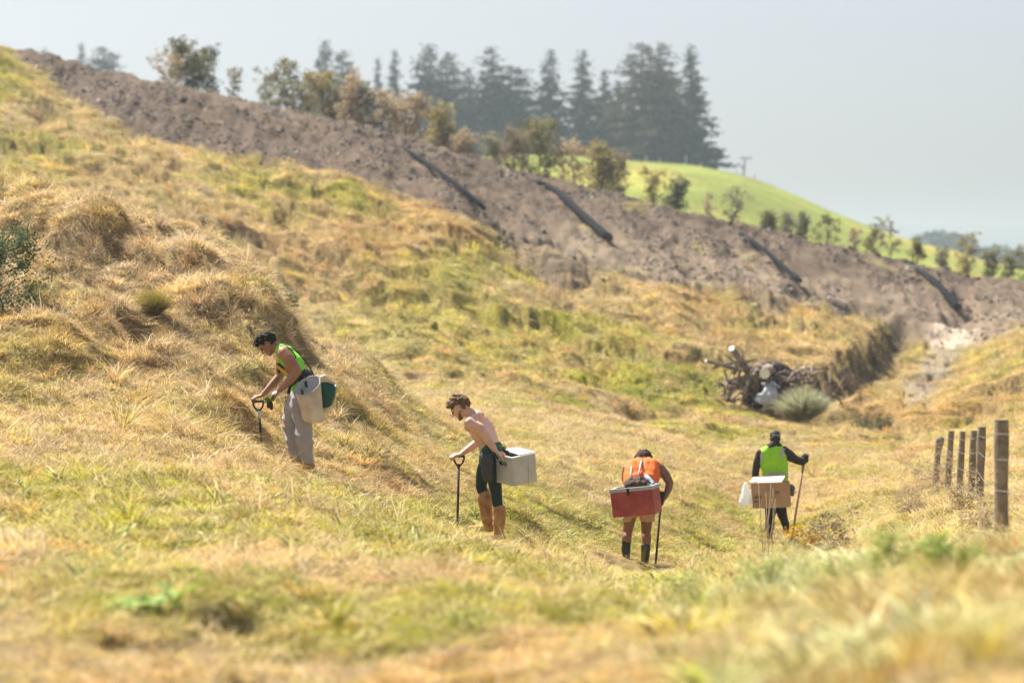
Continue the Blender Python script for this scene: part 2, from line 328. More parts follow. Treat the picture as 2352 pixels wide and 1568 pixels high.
# ---- valley floor behind the ridge and the green hill beyond
M_pasture = mat_ground("pasture", .15)
def floor_z(u, D): return -8.6+0*u+(fbm(((u-CX)/FS*D)/60, D/80, 5)-.5)*1.0-(D > 178)*0
USf = np.arange(-6000, 8001, 120).astype(float); DSf = np.exp(np.linspace(math.log(170), math.log(1900), 60))
me, fu, fD = polar_sheet("valley_floor", USf, DSf, floor_z)
GP = np.array([.255,.29,.048])
set_col(me, GP[None, :]*(.8+.4*fbm(fu/200, fD/50, 9))[:, None])
tag(mobj("valley_floor", me, M_pasture), kind="structure")
HC = {-800:[(400,z) for z in [430]], 0:[(400,430)]}
HU = np.array([-1500, 0, 800, 1000, 1150, 1300, 1440, 1520, 1600, 1700, 1800, 1900, 2000, 2060, 2110, 2140, 2200, 2260, 2352, 2800, 4000.])
HYc = np.array([470, 440, 410, 384, 374, 375, 382, 387, 396, 415, 449, 490, 526, 548, 562, 569, 580, 600, 616, 634, 645.])
def hill_z(u, D):
    yc = np.interp(u, HU, HYc); zc = Zof(yc, 400.)
    for _ in range(1): pass
    t = np.clip((D-175)/(400-175), 0, 1); up = -10+(zc+10)*(1-(1-t)**2.0)
    dn = zc-(np.clip(D-400, 0, None)/16)**1.7*.12-np.clip(D-400, 0, None)*.03
    dn = np.maximum(dn, -10)
    z = np.where(D < 400, up, dn); X = (u-CX)/FS*D
    return z+(fbm(X/14, D/14, 15, 3)-.5)*.8*sstep(180, 220, D)
USh = np.arange(-1500, 4001, 18).astype(float); DSh = np.concatenate([np.linspace(176, 395, 60), np.linspace(398, 700, 50)])
me, hu, hD = polar_sheet("green_hill", USh, DSh, hill_z)
hx = (hu-CX)/FS*hD
set_col(me, GP[None, :]*(.6+.8*fbm(hx/7, hD/12, 19, 5))[:, None]+np.array([.10,.03,.01])[None, :]*sstep(.5, .7, fbm(hx/16, hD/30, 29))[:, None])
tag(mobj("green_hill", me, M_pasture), kind="structure")

# ---- haze
def haze_box():
    x0, x1, y0, y1, z0, z1 = -2300, 2600, -6, 1950, -12, 42
    V = [(x, y, z) for x in (x0, x1) for y in (y0, y1) for z in (z0, z1)]
    F = [(0,1,3,2),(4,6,7,5),(0,4,5,1),(2,3,7,6),(0,2,6,4),(1,5,7,3)]
    me = np_mesh("haze", V, F, False); m = bpy.data.materials.new("haze_air"); m.use_nodes = True; nt = m.node_tree; nt.nodes.clear()
    p = N(nt, "ShaderNodeVolumePrincipled"); p.inputs["Color"].default_value = (.70, .84, .98, 1); p.inputs["Density"].default_value = HAZE; p.inputs["Anisotropy"].default_value = .3
    o = N(nt, "ShaderNodeOutputMaterial"); nt.links.new(p.outputs[0], o.inputs["Volume"])
    tag(mobj("haze", me, m), "pale thin haze over the whole hillside", "haze", kind="stuff")
HAZE = 0.00032
# ------------------------------------------------------------------ grass tufts
M_grass = mat_grass()
TUFTS = bpy.data.collections.new("tufts")          # unlinked: source meshes of the grass
def blades(n, Rr, h, hv, lean, droop, wd, seed, seg=3, flat=0.0, tip=.15, comb=0.0):
    r = np.random.default_rng(seed); V = []; F = []; A = []
    for b in range(n):
        a = r.uniform(0, 2*math.pi); rr = Rr*math.sqrt(r.uniform(0, 1)); x0, y0 = rr*math.cos(a), rr*math.sin(a)
        d = a+r.normal(0, .9) if r.uniform() > comb else r.normal(-.4, .5)
        ln = h*(1+r.uniform(-hv, hv)); le = lean*(.5+r.uniform()); dr = droop*(.4+1.2*r.uniform())
        q = r.uniform(0, math.pi); wx, wy = math.cos(q), math.sin(q); val = r.uniform(); px, py, pz = x0, y0, -.02
        el = math.pi/2-le; base = len(V)
        for s in range(seg+1):
            t = s/seg; ww = wd*(1-(1-tip)*t**1.3)*.5
            V.append((px-wx*ww, py-wy*ww, max(pz, .004-.02*(s == 0)))); V.append((px+wx*ww, py+wy*ww, max(pz, .004-.02*(s == 0)))); A += [val, val]
            if s < seg: F.append((base+2*s, base+2*s+1, base+2*s+3, base+2*s+2))
            st = ln/seg; px += math.cos(el)*math.cos(d)*st; py += math.cos(el)*math.sin(d)*st; pz += math.sin(el)*st*(1-flat)
            el -= dr/seg; d += r.normal(0, .18)
    return V, F, A
def add_kind(i, parts):
    V = []; F = []; A = []
    for (v, f, a) in parts:
        o = len(V); V += v; F += [tuple(k+o for k in q) for q in f]; A += a
    me = np_mesh("tuft_%02d" % i, V, F, False); at_ = me.attributes.new("bcol", 'FLOAT', 'POINT'); at_.data.foreach_set("value", np.array(A, np.float32))
    me.materials.append(M_grass); o = bpy.data.objects.new("tuft_%02d" % i, me); TUFTS.objects.link(o)
KD = []
def K_(parts): add_kind(len(KD), parts); KD.append(1)
for s in range(4):   # 0-3 matted dry thatch
    K_([blades(44, .15, .13, .5, 1.15, 1.0, .0085, 10+s), blades(9, .14, .09, .4, .5, .8, .008, 30+s)])
for s in range(3):   # 4-6 greener leafy tufts
    K_([blades(26, .12, .10, .5, .7, 1.2, .012, 50+s), blades(18, .15, .11, .5, 1.1, 1.0, .009, 60+s)])
for s in range(2):   # 7-8 long bleached straws, tangled
    K_([blades(15, .18, .34, .5, 1.32, .9, .0075, 70+s, seg=5)])
for s in range(3):   # 9-11 shaggy hummocks, hair falling outward
    K_([blades(110, .15, .24, .35, .55, 2.4, .007, 80+s, seg=4), blades(50, .20, .22, .4, .9, 2.0, .007, 90+s, seg=4)])
K_([blades(6, .06, .42, .4, .25, .7, .006, 99, seg=4), blades(24, .1, .2, .4, .5, 1.4, .009, 98)])   # 12 standing stalks
K_([blades(20, .12, .16, .4, .6, 1.3, .035, 97, seg=3, tip=.35)])     # 13 broad-leaved weeds
K_([blades(60, .05, .42, .3, .35, 1.3, .010, 96, seg=4)])             # 14 tall arching tuft

def clod_kind(i, seed):
    r = np.random.default_rng(seed); bm = bmesh.new(); bmesh.ops.create_icosphere(bm, subdivisions=2, radius=.12)
    for v in bm.verts: v.co *= 1+.5*mnoise.noise(v.co*14+Vector((seed, 0, 0)))+.25*mnoise.noise(v.co*31); v.co.z *= .7
    me = bpy.data.meshes.new("tuft_%02d" % i); bm.to_mesh(me); bm.free(); a = me.attributes.new("bcol", 'FLOAT', 'POINT'); a.data.foreach_set("value", r.uniform(.3, .75, len(me.vertices)).astype(np.float32)); me.materials.append(M_clod); TUFTS.objects.link(bpy.data.objects.new("tuft_%02d" % i, me))
M_clod = mat_grass("soil_clod", 0.0)
for s in range(3): clod_kind(15+s, 5+s)
def scatter(name, mesh_pts, rot, scl, kind, tint, label, cat):
    me = bpy.data.meshes.new(name); n = len(mesh_pts); me.vertices.add(n); me.vertices.foreach_set("co", np.asarray(mesh_pts, np.float32).ravel())
    a = me.attributes.new("rot", 'FLOAT_VECTOR', 'POINT'); a.data.foreach_set("vector", np.asarray(rot, np.float32).ravel())
    a = me.attributes.new("scl", 'FLOAT_VECTOR', 'POINT'); a.data.foreach_set("vector", np.asarray(scl, np.float32).ravel())
    a = me.attributes.new("knd", 'INT', 'POINT'); a.data.foreach_set("value", np.asarray(kind, np.int32))
    a = me.attributes.new("tint", 'FLOAT_COLOR', 'POINT'); cc = np.ones((n, 4), np.float32); cc[:, :3] = tint; a.data.foreach_set("color", cc.ravel())
    o = mobj(name, me); tag(o, label, cat, kind="stuff")
    ng = bpy.data.node_groups.new(name+"_gn", 'GeometryNodeTree')
    ng.interface.new_socket("Geometry", in_out='INPUT', socket_type='NodeSocketGeometry'); ng.interface.new_socket("Geometry", in_out='OUTPUT', socket_type='NodeSocketGeometry')
    gi = ng.nodes.new("NodeGroupInput"); go = ng.nodes.new("NodeGroupOutput"); ip = ng.nodes.new("GeometryNodeInstanceOnPoints")
    ci = ng.nodes.new("GeometryNodeCollectionInfo"); ci.inputs[0].default_value = TUFTS; ci.inputs[1].default_value = True; ci.inputs[2].default_value = True
    def na(nm, t):
        x = ng.nodes.new("GeometryNodeInputNamedAttribute"); x.data_type = t; x.inputs[0].default_value = nm; return [s for s in x.outputs if s.enabled][0]
    er = ng.nodes.new("FunctionNodeEulerToRotation"); L = ng.links
    L.new(gi.outputs[0], ip.inputs["Points"]); L.new(ci.outputs[0], ip.inputs["Instance"]); ip.inputs["Pick Instance"].default_value = True
    L.new(na("knd", 'INT'), ip.inputs["Instance Index"]); L.new(na("rot", 'FLOAT_VECTOR'), er.inputs[0]); L.new(er.outputs[0], ip.inputs["Rotation"])
    L.new(na("scl", 'FLOAT_VECTOR'), ip.inputs["Scale"]); L.new(ip.outputs[0], go.inputs[0])
    md = o.modifiers.new("grow", 'NODES'); md.node_group = ng
    return o

def sample(n, u0, u1, D0, D1, seed):
    r = np.random.default_rng(seed); u = r.uniform(u0, u1, n); D = np.sqrt(r.uniform(D0**2, D1**2, n)); return u, D, r
def choose(r, n, probs):
    """probs (n,k) -> index"""
    c = np.cumsum(probs, 1); c /= c[:, -1:]; return (r.uniform(0, 1, (n, 1)) > c).sum(1)
def grow(name, n, u0, u1, D0, D1, seed, label, far=False):
    u, D, r = sample(n, u0, u1, D0, D1, seed)
    c, band, rib, g, cutf, trk = cover(u, D); X = (u-CX)/FS*D; zz = base_z(u, D); y = Yof(zz, D)
    clump = fbm(X/.8, D/1.4, 201, 3)
    keep = r.uniform(0, 1, n) > np.clip(band*.93+rib*.75+trk*.9+cutf*.6, 0, 1)
    u, D, c, band, rib, g, X, zz, y, clump = [q[keep] for q in (u, D, c, band, rib, g, X, zz, y, clump)]; n = len(u)
    z = ground_z(u, D)
    e = .25; zx = (ground_z(u+e*FS/D, D)-z)/e; zy = (ground_z(u-(u-CX)*e/(D+e), D+e)-z)/e
    kn = np.exp(-((u-300)/560)**2)*sstep(33, 37, D)*(1-sstep(50, 56, D))
    st = np.clip(zone(STRAW, u, y), 0, 1)
    P = np.zeros((n, 15))
    P[:, 0:4] = (1.2*(1-g)+.15)[:, None]; P[:, 4:7] = (.15+1.3*g)[:, None]; P[:, 7:9] = (.28+1.0*st+.9*kn)[:, None]*(0.35 if far else 1)
    P[:, 9:12] = (.10+.9*kn*sstep(.5, .62, clump)+(.55 if far else 0)*sstep(.45, .6, clump))[:, None]
    P[:, 12] = .004+.02*kn; P[:, 13] = .03+.12*g; P[:, 14] = .012
    k = choose(r, n, P)
    s = r.uniform(.65, 1.25, n)*(1+.25*(clump-.5)*2)*(1-.30*sstep(24, 13, D))*.86
    lowz = sstep(20, 11, D)
    if far: s = s*(1.3+sstep(60, 110, D)*.55)*np.where(band > .5, .8, 1)
    s3 = np.stack([s, s, s*r.uniform(.7, 1.25, n)*(.85 if not far else .8)], 1)
    if not far:      # trampled short where the workers stand and just before them
        for (pu, pD) in ((700, 31.6), (655, 31.4), (1150, 31.6), (1440, 36.3), (1485, 36.0), (1475, 34.3), (1440, 34.5), (1460, 35.3), (1490, 33.3), (1450, 33), (1470, 31.5), (1440, 30), (1775, 44.2), (1770, 42.6)):
            q = np.exp(-(((X-(pu-CX)/FS*pD))/.42)**2-((D-pD)/1.3)**2); s3[:, 2] *= 1-.8*q; s3[:, 0] *= 1-.35*q; s3[:, 1] *= 1-.35*q; k = np.where((k == 12) & (q > .1), 1, k); k = np.where((k >= 9) & (k <= 11) & (q > .25), 2, k)
    # keep feet and their boots visible
    tx = np.arctan(zy)*.8+r.normal(0, .16, n); ty = -np.arctan(zx)*.8+r.normal(0, .16, n)
    # rotation: spin about z then tilt to the slope
    rz = r.uniform(0, 2*math.pi, n)
    cz, sz = np.cos(rz), np.sin(rz); nx, ny = -np.tan(ty*-1)*-1, 0
    rot = np.zeros((n, 3)); A = tx; Bt = ty
    rot[:, 0] = A*cz+Bt*sz; rot[:, 1] = -A*sz+Bt*cz; rot[:, 2] = rz
    pal = np.array([T_, O_, S_, G_, DG_, [.62,.50,.10], [.42,.28,.15]]); pk = choose(r, n, np.stack([.5+0*g, .35+.2*kn, .3+.5*st, .25+.9*g, .08+.35*g, .35+.3*g, .25+0*g], 1))
    mixk = (.62*np.where(band > .5, .35, 1)*(1-.75*rib))[:, None]
    pal_ = pal[pk]; pal_ = np.where(((kn > .4) & ((pk == 3) | (pk == 4)) & (r.uniform(0, 1, n) < .7))[:, None], np.array([.66, .50, .28]), pal_); tint = (c*(1-mixk)+pal_*mixk)*r.uniform(.62, 1.32, n)[:, None]
    tint[:, 0] *= r.uniform(.93, 1.08, n); tint[:, 2] *= r.uniform(.8, 1.25, n)
    i78 = (k == 7) | (k == 8) | (k == 12); tint[i78] = tint[i78]*.35+np.array([.70,.58,.40])*.65
    gr_ = (k >= 4) & (k <= 6); tint[gr_] = tint[gr_]*.72+np.array([.36,.36,.06])*.28
    b13 = (k == 13); tint[b13] = tint[b13]*.4+np.array([.26,.34,.10])*.6
    scatter(name, np.stack([X, D, z-.01], 1), rot, s3, k, tint, label, "grass")
grow("field_grass", 165000, -650, 3150, 5.5, 58, 1, "matted dry and green grass over the near field and knoll")
grow("hillside_grass", 60000, -500, 2900, 56, 134, 2, "yellow and tan tussocky grass on the far hillside", far=True)

# taller rank growth of the foreground bank on the right and along the fence
def rank():
    u, D, r = sample(5200, 1480, 2560, 7.5, 24, 5); n = len(u)
    w_ = sstep(1400, 2000, u+(D-12)*20); keep = r.uniform(0, 1, n) < w_; u, D = u[keep], D[keep]; n = len(u)
    z = ground_z(u, D); X = (u-CX)/FS*D; nn = fbm(X/.7, D/1.2, 301, 3); k = np.where(r.uniform(0, 1, n) < .16, 14, np.where(r.uniform(0, 1, n) < .15, 12, np.where(r.uniform(0, 1, n) < .5, 4, 5)))
    k = np.where((nn > .6), 13, k)
    s = r.uniform(.55, 1.15, n)*np.where((k == 5) | (k == 4), 1.7, 1)*np.where(k == 13, 1.8, 1)*np.where(k == 12, .7, 1)*.66; tint = np.ones((n, 3))*np.array([.60,.50,.20])
    gm = sstep(.45, .55, fbm(X/.9+5, D/1.8, 311, 3)); tint = tint+(np.array([.44,.46,.08])-tint)*gm[:, None]
    pl = sstep(.55, .62, fbm(X/.8+25, D/1.8, 317, 3)); tint = tint+(np.array([.60,.64,.36])-tint)*(pl*.8)[:, None]
    og = .7*sstep(.64, .70, fbm(X/.8+55, D/1.8, 327, 3)); tint = tint+(np.array([.56,.33,.05])-tint)*og[:, None]
    k = np.where((k == 14) & (r.uniform(0, 1, n) < .6), 5, k); rot = np.stack([r.normal(0, .12, n), r.normal(0, .12, n), r.uniform(0, 6.28, n)], 1)
    scatter("rank_grass", np.stack([X, D, z-.01], 1), rot, np.stack([s, s, s], 1), k, tint*r.uniform(.8, 1.2, n)[:, None], "taller weedy grass on the foreground bank by the fence", "grass")
rank()
def clods():
    u, D, r = sample(75000, -150, 2500, 78, 134, 8); c, band, rib, g, cutf, trk = cover(u, D); nn = fbm((u-CX)/FS*D/1.3, D/2.0, 401, 3)
    keep = (r.uniform(0, 1, len(u)) < band*sstep(.34, .6, nn)+.10*rib+.3*cutf); u, D, c = u[keep], D[keep], c[keep]; n = len(u); z = ground_z(u, D); s = np.exp(r.normal(-1.25, .42, n))
    rot = r.uniform(0, 6.28, (n, 3)); rot[:, :2] *= .15
    scatter("soil_clods", np.stack([(u-CX)/FS*D, D, z], 1), rot, np.stack([s*r.uniform(.7, 1.7, n), s*r.uniform(.7, 1.7, n), s], 1), r.integers(15, 18, n), c*r.uniform(.6, 1.35, n)[:, None], "loose clods of soil over the bare brown slope", "soil")
clods()
# ------------------------------------------------------------------ solid building blocks
def V3(*a): return Vector(a[0] if len(a) == 1 else a)
class Mesh:
    """collects closed shapes; build() gives one mesh"""
    def __init__(s): s.v = []; s.f = []
    def add(s, V, F):
        o = len(s.v); s.v += [tuple(x) for x in V]; s.f += [tuple(i+o for i in f) for f in F]; return s
    def rings(s, R, close=True):
        n = len(R[0]); o = len(s.v)
        for r in R: s.v += [tuple(p) for p in r]
        for i in range(len(R)-1):
            for j in range(n):
                a, b = o+i*n+j, o+i*n+(j+1) % n; s.f.append((a, b, b+n, a+n))
        if close: s.f.append(tuple(o+j for j in range(n))[::-1]); s.f.append(tuple(o+(len(R)-1)*n+j for j in range(n)))
        return s
    def cap(s, p0, r0, p1, r1, n=12):
        p0, p1 = V3(p0), V3(p1); d = p1-p0
        if d.length < 1e-6: d = Vector((0, 0, 1e-4))
        d.normalize(); a = d.orthogonal().normalized(); b = d.cross(a); R = []
        for t in (-80, -55, -28, 0): c, q = math.cos(R_(t)), math.sin(R_(t)); R.append([p0+d*r0*q+(a*math.cos(k)+b*math.sin(k))*r0*c for k in [2*math.pi*i/n for i in range(n)]])
        for t in (0, 28, 55, 80): c, q = math.cos(R_(t)), math.sin(R_(t)); R.append([p1+d*r1*q+(a*math.cos(k)+b*math.sin(k))*r1*c for k in [2*math.pi*i/n for i in range(n)]])
        return s.rings(R)
    def chain(s, P, n=12):
        for (a, ra), (b, rb) in zip(P[:-1], P[1:]): s.cap(a, ra, b, rb, n)
        return s
    def ell(s, c, ax, r, n=14):
        c = V3(c); X, Y, Zz = ax; R = []
        for t in np.linspace(-82, 82, 9): q, w_ = math.sin(R_(t)), math.cos(R_(t)); R.append([c+Zz*r[2]*q+(X*math.cos(k)*r[0]+Y*math.sin(k)*r[1])*w_ for k in [2*math.pi*i/n for i in range(n)]])
        return s.rings(R)
    def tube(s, P, r, n=8):
        """swept tube along points, radius r or list"""
        P = [V3(p) for p in P]; m = len(P); rr = r if isinstance(r, (list, tuple)) else [r]*m; R = []; a = None
        for i in range(m):
            d = (P[min(i+1, m-1)]-P[max(i-1, 0)]).normalized()
            if a is None: a = d.orthogonal().normalized()
            a = (a-d*a.dot(d)).normalized(); b = d.cross(a)
            R.append([P[i]+(a*math.cos(k)+b*math.sin(k))*rr[i] for k in [2*math.pi*j/n for j in range(n)]])
        return s.rings(R)
    def prism(s, quad, off):
        """panel: quad of points thickened by vector off"""
        q = [V3(p) for p in quad]; o = V3(off); n = len(q); b = len(s.v)
        s.v += [tuple(p) for p in q]+[tuple(p+o) for p in q]
        s.f.append(tuple(b+i for i in range(n))[::-1]); s.f.append(tuple(b+n+i for i in range(n)))
        for i in range(n): j = (i+1) % n; s.f.append((b+i, b+j, b+n+j, b+n+i))
        return s
    def box(s, c, X, Y, Zz):
        c = V3(c); X, Y, Zz = V3(X), V3(Y), V3(Zz); return s.prism([c-X-Y-Zz, c+X-Y-Zz, c+X+Y-Zz, c-X+Y-Zz], Zz*2)
    def mesh(s, name, smooth=False, shift=(0, 0, 0)):
        me = bpy.data.meshes.new(name); sh = V3(shift)
        me.from_pydata([tuple(Vector(p)-sh) for p in s.v], [], s.f); me.update()
        bm = bmesh.new(); bm.from_mesh(me); bmesh.ops.recalc_face_normals(bm, faces=bm.faces)
        if smooth:
            for f in bm.faces: f.smooth = True
        bm.to_mesh(me); bm.free(); return me
    def build(s, name, m, parent=None, smooth=False, bevel=0):
        sh = parent_origin(parent); me = s.mesh(name, smooth, sh)
        if bevel:
            bm = bmesh.new(); bm.from_mesh(me); bmesh.ops.bevel(bm, geom=bm.edges[:], offset=bevel, segments=2, affect='EDGES', clamp_overlap=True); bm.to_mesh(me); bm.free()
        return mobj(name, me, m, parent)
def parent_origin(p):
    o = Vector((0, 0, 0))
    while p is not None: o += p.location; p = p.parent
    return o
def skinned(parts, name, m, parent, voxel=.008, smooth=6, wr=0.0, wsc=14.0, seed=0, cut=None):
    """union of closed shapes as one continuous smooth surface"""
    sh = parent_origin(parent); me = parts.mesh(name+"_raw", True, sh); o = bpy.data.objects.new(name+"_raw", me); COL.objects.link(o)
    md = o.modifiers.new("r", 'REMESH'); md.mode = 'VOXEL'; md.voxel_size = voxel; md.use_smooth_shade = True
    sm = o.modifiers.new("s", 'SMOOTH'); sm.factor = .5; sm.iterations = smooth
    dg = bpy.context.evaluated_depsgraph_get(); dg.update(); m2 = bpy.data.meshes.new_from_object(o.evaluated_get(dg)); m2.name = name
    bpy.data.objects.remove(o); bpy.data.meshes.remove(me)
    if wr > 0:
        n = len(m2.vertices); co = np.empty(n*3, np.float32); m2.vertices.foreach_get("co", co); no = np.empty(n*3, np.float32); m2.vertices.foreach_get("normal", no)
        co = co.reshape(-1, 3); no = no.reshape(-1, 3)
        f = fbm(co[:, 0]*wsc+co[:, 1]*wsc*.7, co[:, 2]*wsc*.55+co[:, 1]*wsc*.4, 400+seed, 3)-.5
        f2 = 1-np.abs(2*fbm(co[:, 0]*wsc*.6+9+co[:, 2]*wsc*.3, co[:, 2]*wsc*.8-co[:, 1]*wsc*.5, 430+seed, 2)-1)*2
        co += no*((f*1.2+f2*.45)*wr)[:, None]; m2.vertices.foreach_set("co", co.ravel())
    if cut:
        bm = bmesh.new(); bm.from_mesh(m2); dl = [f for f in bm.faces if cut(f.calc_center_median()+sh)]; bmesh.ops.delete(bm, geom=dl, context='FACES'); bm.to_mesh(m2); bm.free()
    m2.polygons.foreach_set("use_smooth", np.ones(len(m2.polygons), bool)); m2.update()
    return mobj(name, m2, m, parent)

def frame(f, up):
    f = V3(f).normalized(); up = V3(up); up = (up-f*up.dot(f)).normalized(); return f.cross(up), f, up      # lateral (his right), forward, up
def head(M, c, f, up, s=1.0):
    X, Y, U = frame(f, up); c = V3(c)
    g = lambda x, y, z: c+(X*x+Y*y+U*z)*s
    M.ell(g(0, -.012, .028), (X, Y, U), (.077*s, .098*s, .084*s))
    M.cap(g(0, .018, -.015), .070*s, g(0, .042, -.070), .046*s); M.ell(g(0, .070, -.098), (X, Y, U), (.024*s, .018*s, .016*s))
    for q in (-1, 1):
        M.cap(g(q*.050, .005, -.05), .022*s, g(q*.022, .060, -.092), .018*s); M.ell(g(q*.042, .062, -.022), (X, Y, U), (.022*s, .022*s, .018*s))
        M.ell(g(q*.079, -.008, -.006), (X, Y, U), (.009*s, .018*s, .031*s)); M.ell(g(q*.011, .098, -.034), (X, Y, U), (.009*s, .011*s, .008*s))
    M.cap(g(-.036, .081, .022), .012*s, g(.036, .081, .022), .012*s)
    M.cap(g(0, .088, .012), .010*s, g(0, .109, -.030), .011*s); M.cap(g(-.020, .082, -.056), .009*s, g(.020, .082, -.056), .009*s); M.cap(g(-.017, .082, -.069), .010*s, g(.017, .082, -.069), .010*s)
    return g, (X, Y, U)
def eyes(g, m_eye, parent, s=1.0):
    for q in (-1, 1):
        e = Mesh(); e.ell(g(q*.033, .083, .002), (Vector((1, 0, 0)), Vector((0, 1, 0)), Vector((0, 0, 1))), (.011*s,)*3); e.build("eye", m_eye, parent, True)
def hand(M, wrist, d, n, curl=(50, 60, 40), thumb=1, s=1.0, spread=.0):
    """palm, four fingers that bend towards n, thumb from the side of the palm"""
    d = V3(d).normalized(); n = V3(n); n = (n-d*n.dot(d)).normalized(); L = d.cross(n)*thumb; w0 = V3(wrist)
    ln = [.078, .086, .080, .062]; offs = [.031, .0105, -.0105, -.030]
    for i in range(4):
        k = w0+(d*(.088-.006*abs(i-1))+L*offs[i])*s
        M.cap(w0+(d*.012+L*offs[i]*.55)*s, .0165*s, k, .0125*s)
        a = 0; p = k; dd = d
        for j, fr in enumerate((.45, .31, .24)):
            a += R_(curl[j]*(1+.08*(i-1.5))); dd = (d*math.cos(a)+n*math.sin(a)+L*spread*(1.5-i)*.1).normalized(); q = p+dd*ln[i]*fr*s
            M.cap(p, (.0095-.001*j)*s, q, (.0088-.001*j)*s, 10); p = q
    t0 = w0+(d*.022+L*.024)*s; t1 = t0+(d*.030+L*.026+n*.012)*s; t2 = t1+(d*.026+L*.006+n*.020)*s; t3 = t2+(d*.016-L*.006+n*.016)*s
    M.cap(t0, .016*s, t1, .0125*s); M.cap(t1, .0115*s, t2, .0098*s); M.cap(t2, .0098*s, t3, .0085*s)
def torso(M, L, lat, grow=0.0):
    """L: list of (point, half offset, radius)"""
    lat = V3(lat).normalized()
    for (a, oa, ra), (b, ob, rb) in zip(L[:-1], L[1:]):
        for q in (-1, -.4, .4, 1): M.cap(V3(a)+lat*q*oa, ra+grow, V3(b)+lat*q*ob, rb+grow, 14)
def foot(M, ankle, d, r=.045, l=.19, drop=.07):
    a = V3(ankle); d = V3(d).normalized(); M.cap(a, r, a+Vector((0, 0, -drop+.02)), r*.95); M.cap(a+Vector((0, 0, -drop+.01))-d*.04, r*.85, a+Vector((0, 0, -drop))+d*l, r*.75); M.cap(a+Vector((0, 0, -drop))+d*l*.5, r*.95, a+Vector((0, 0, -drop-.004))+d*(l-.02), r*.85)
def curls(M, g, n, rad, seed, ax, region, size=.018, off=.0, cz=.028, R=(.080, .100, .088)):
    r = np.random.default_rng(seed)
    for _ in range(n*4):
        v = r.normal(0, 1, 3); v /= np.linalg.norm(v)
        if not region(v): continue
        p = g(v[0]*(R[0]+off), v[1]*(R[1]+off)-.012, v[2]*(R[2]+off)+cz); q = size*r.uniform(.7, 1.25)
        M.ell(p+Vector(r.normal(0, .006, 3)), ax, (q, q*r.uniform(.7, 1.2), q*r.uniform(.7, 1.2)), 8); n -= 1
        if n <= 0: break
def q_of(sx, sy, k, D): return lambda x, y, d=0.0: at((sx+x*k)/1.7415, (sy+y*k)/1.7415, D+d)
def loft(M, secs, n=28, wall=.005, sq=2.0, bottom=True):
    """open vessel: secs = [(centre, a-vector, b-vector)...] top to bottom; with an inner wall"""
    def ring(c, a, b, k): 
        out = []
        for i in range(n):
            t = 2*math.pi*i/n; ct, st_ = math.cos(t), math.sin(t); ct = math.copysign(abs(ct)**(2/sq), ct); st_ = math.copysign(abs(st_)**(2/sq), st_)
            out.append(V3(c)+V3(a)*ct*k+V3(b)*st_*k)
        return out
    R = [ring(c, a, b, 1) for c, a, b in secs[::-1]]
    R += [ring(c, a, b, 1-wall/V3(a).length) for c, a, b in secs[:-1]]
    c, a, b = secs[-1]; up = (V3(secs[0][0])-V3(c)).normalized(); R.append(ring(V3(c)+up*wall*1.5, a, b, 1-wall/V3(a).length)); R.append(ring(V3(c)+up*wall*1.5, a, b, .02))
    R = [ring(c, a, b, .02)]+R
    M.rings(R, True)

# ------------------------------------------------------------------ shared materials of the workers
M_skin1 = mat("skin_brown", (.34, .155, .085), .42, .24, 6, .15, 90, sss=.08, spec=.5)
M_skin2 = mat("skin_fair", (.74, .44, .33), .45, .18, 5, .15, 90, sss=.08, spec=.5)
M_skin3 = mat("skin_dark", (.235, .105, .06), .42, .12, 9, .15, 90, sss=.06, spec=.5)
M_hairK = mat("hair_black", (.010, .008, .007), .8, .3, 60, .5, 120, spec=.25)
M_hairB = mat("hair_brown", (.085, .042, .020), .75, .4, 60, .6, 120, col2=(.26, .15, .075), spec=.25)
M_hairC = mat("hair_dark_brown", (.030, .018, .014), .75, .3, 60, .6, 120, col2=(.08, .055, .045), spec=.25)
M_eye = mat("eye", (.03, .02, .02), .2)
M_lime = mat("hi_vis_green", (.27, .86, .04), .7, .06, 12, .25, 25, trans=.12)
M_lime2 = mat("hi_vis_yellow_green", (.36, .80, .03), .7, .06, 12, .25, 25, trans=.12)
M_orange = mat("hi_vis_orange", (1.0, .20, .035), .7, .06, 12, .25, 25, trans=.12)
M_yel = mat("mesh_yellow", (.80, .46, .03), .8)
M_black = mat("black_webbing", (.016, .016, .018), .7, .2, 30, .3, 80)
M_grey = mat("grey_trousers", (.40, .375, .385), .9, .10, 8, .35, 30)
M_tan = mat("tan_shorts", (.50, .35, .215), .9, .1, 8, .3, 30)
M_dark = mat("black_leggings", (.018, .028, .030), .7, .2, 12, .3, 40)
M_navy = mat("dark_trousers", (.020, .018, .022), .8, .2, 12, .3, 40)
M_brn = mat("dark_brown_sweater", (.040, .030, .027), .9, .2, 25, .4, 70)
M_boot = mat("muddy_gumboot", (.42, .18, .06), .7, .3, 9, .3, 30, col2=(.60, .32, .14))
M_bootk = mat("black_gumboot", (.022, .021, .022), .4, .3, 12, .2, 30)
M_refl = mat("reflective_tape", (.42, .44, .48), .45, .05, 30)
M_steel = mat("worn_steel", (.32, .33, .34), .4, .2, 20, metal=.8)
M_wood = mat("worn_ash_handle", (.33, .20, .11), .6, .2, 20)
M_poly = mat("dark_polymer", (.035, .030, .045), .35, .1, 20)
M_root = mat("root_plug", (.045, .028, .018), .95, .4, 60, .8, 90)
M_leafy = mat("seedling_leaf", (.20, .30, .05), .6, .3, 30, trans=.4)

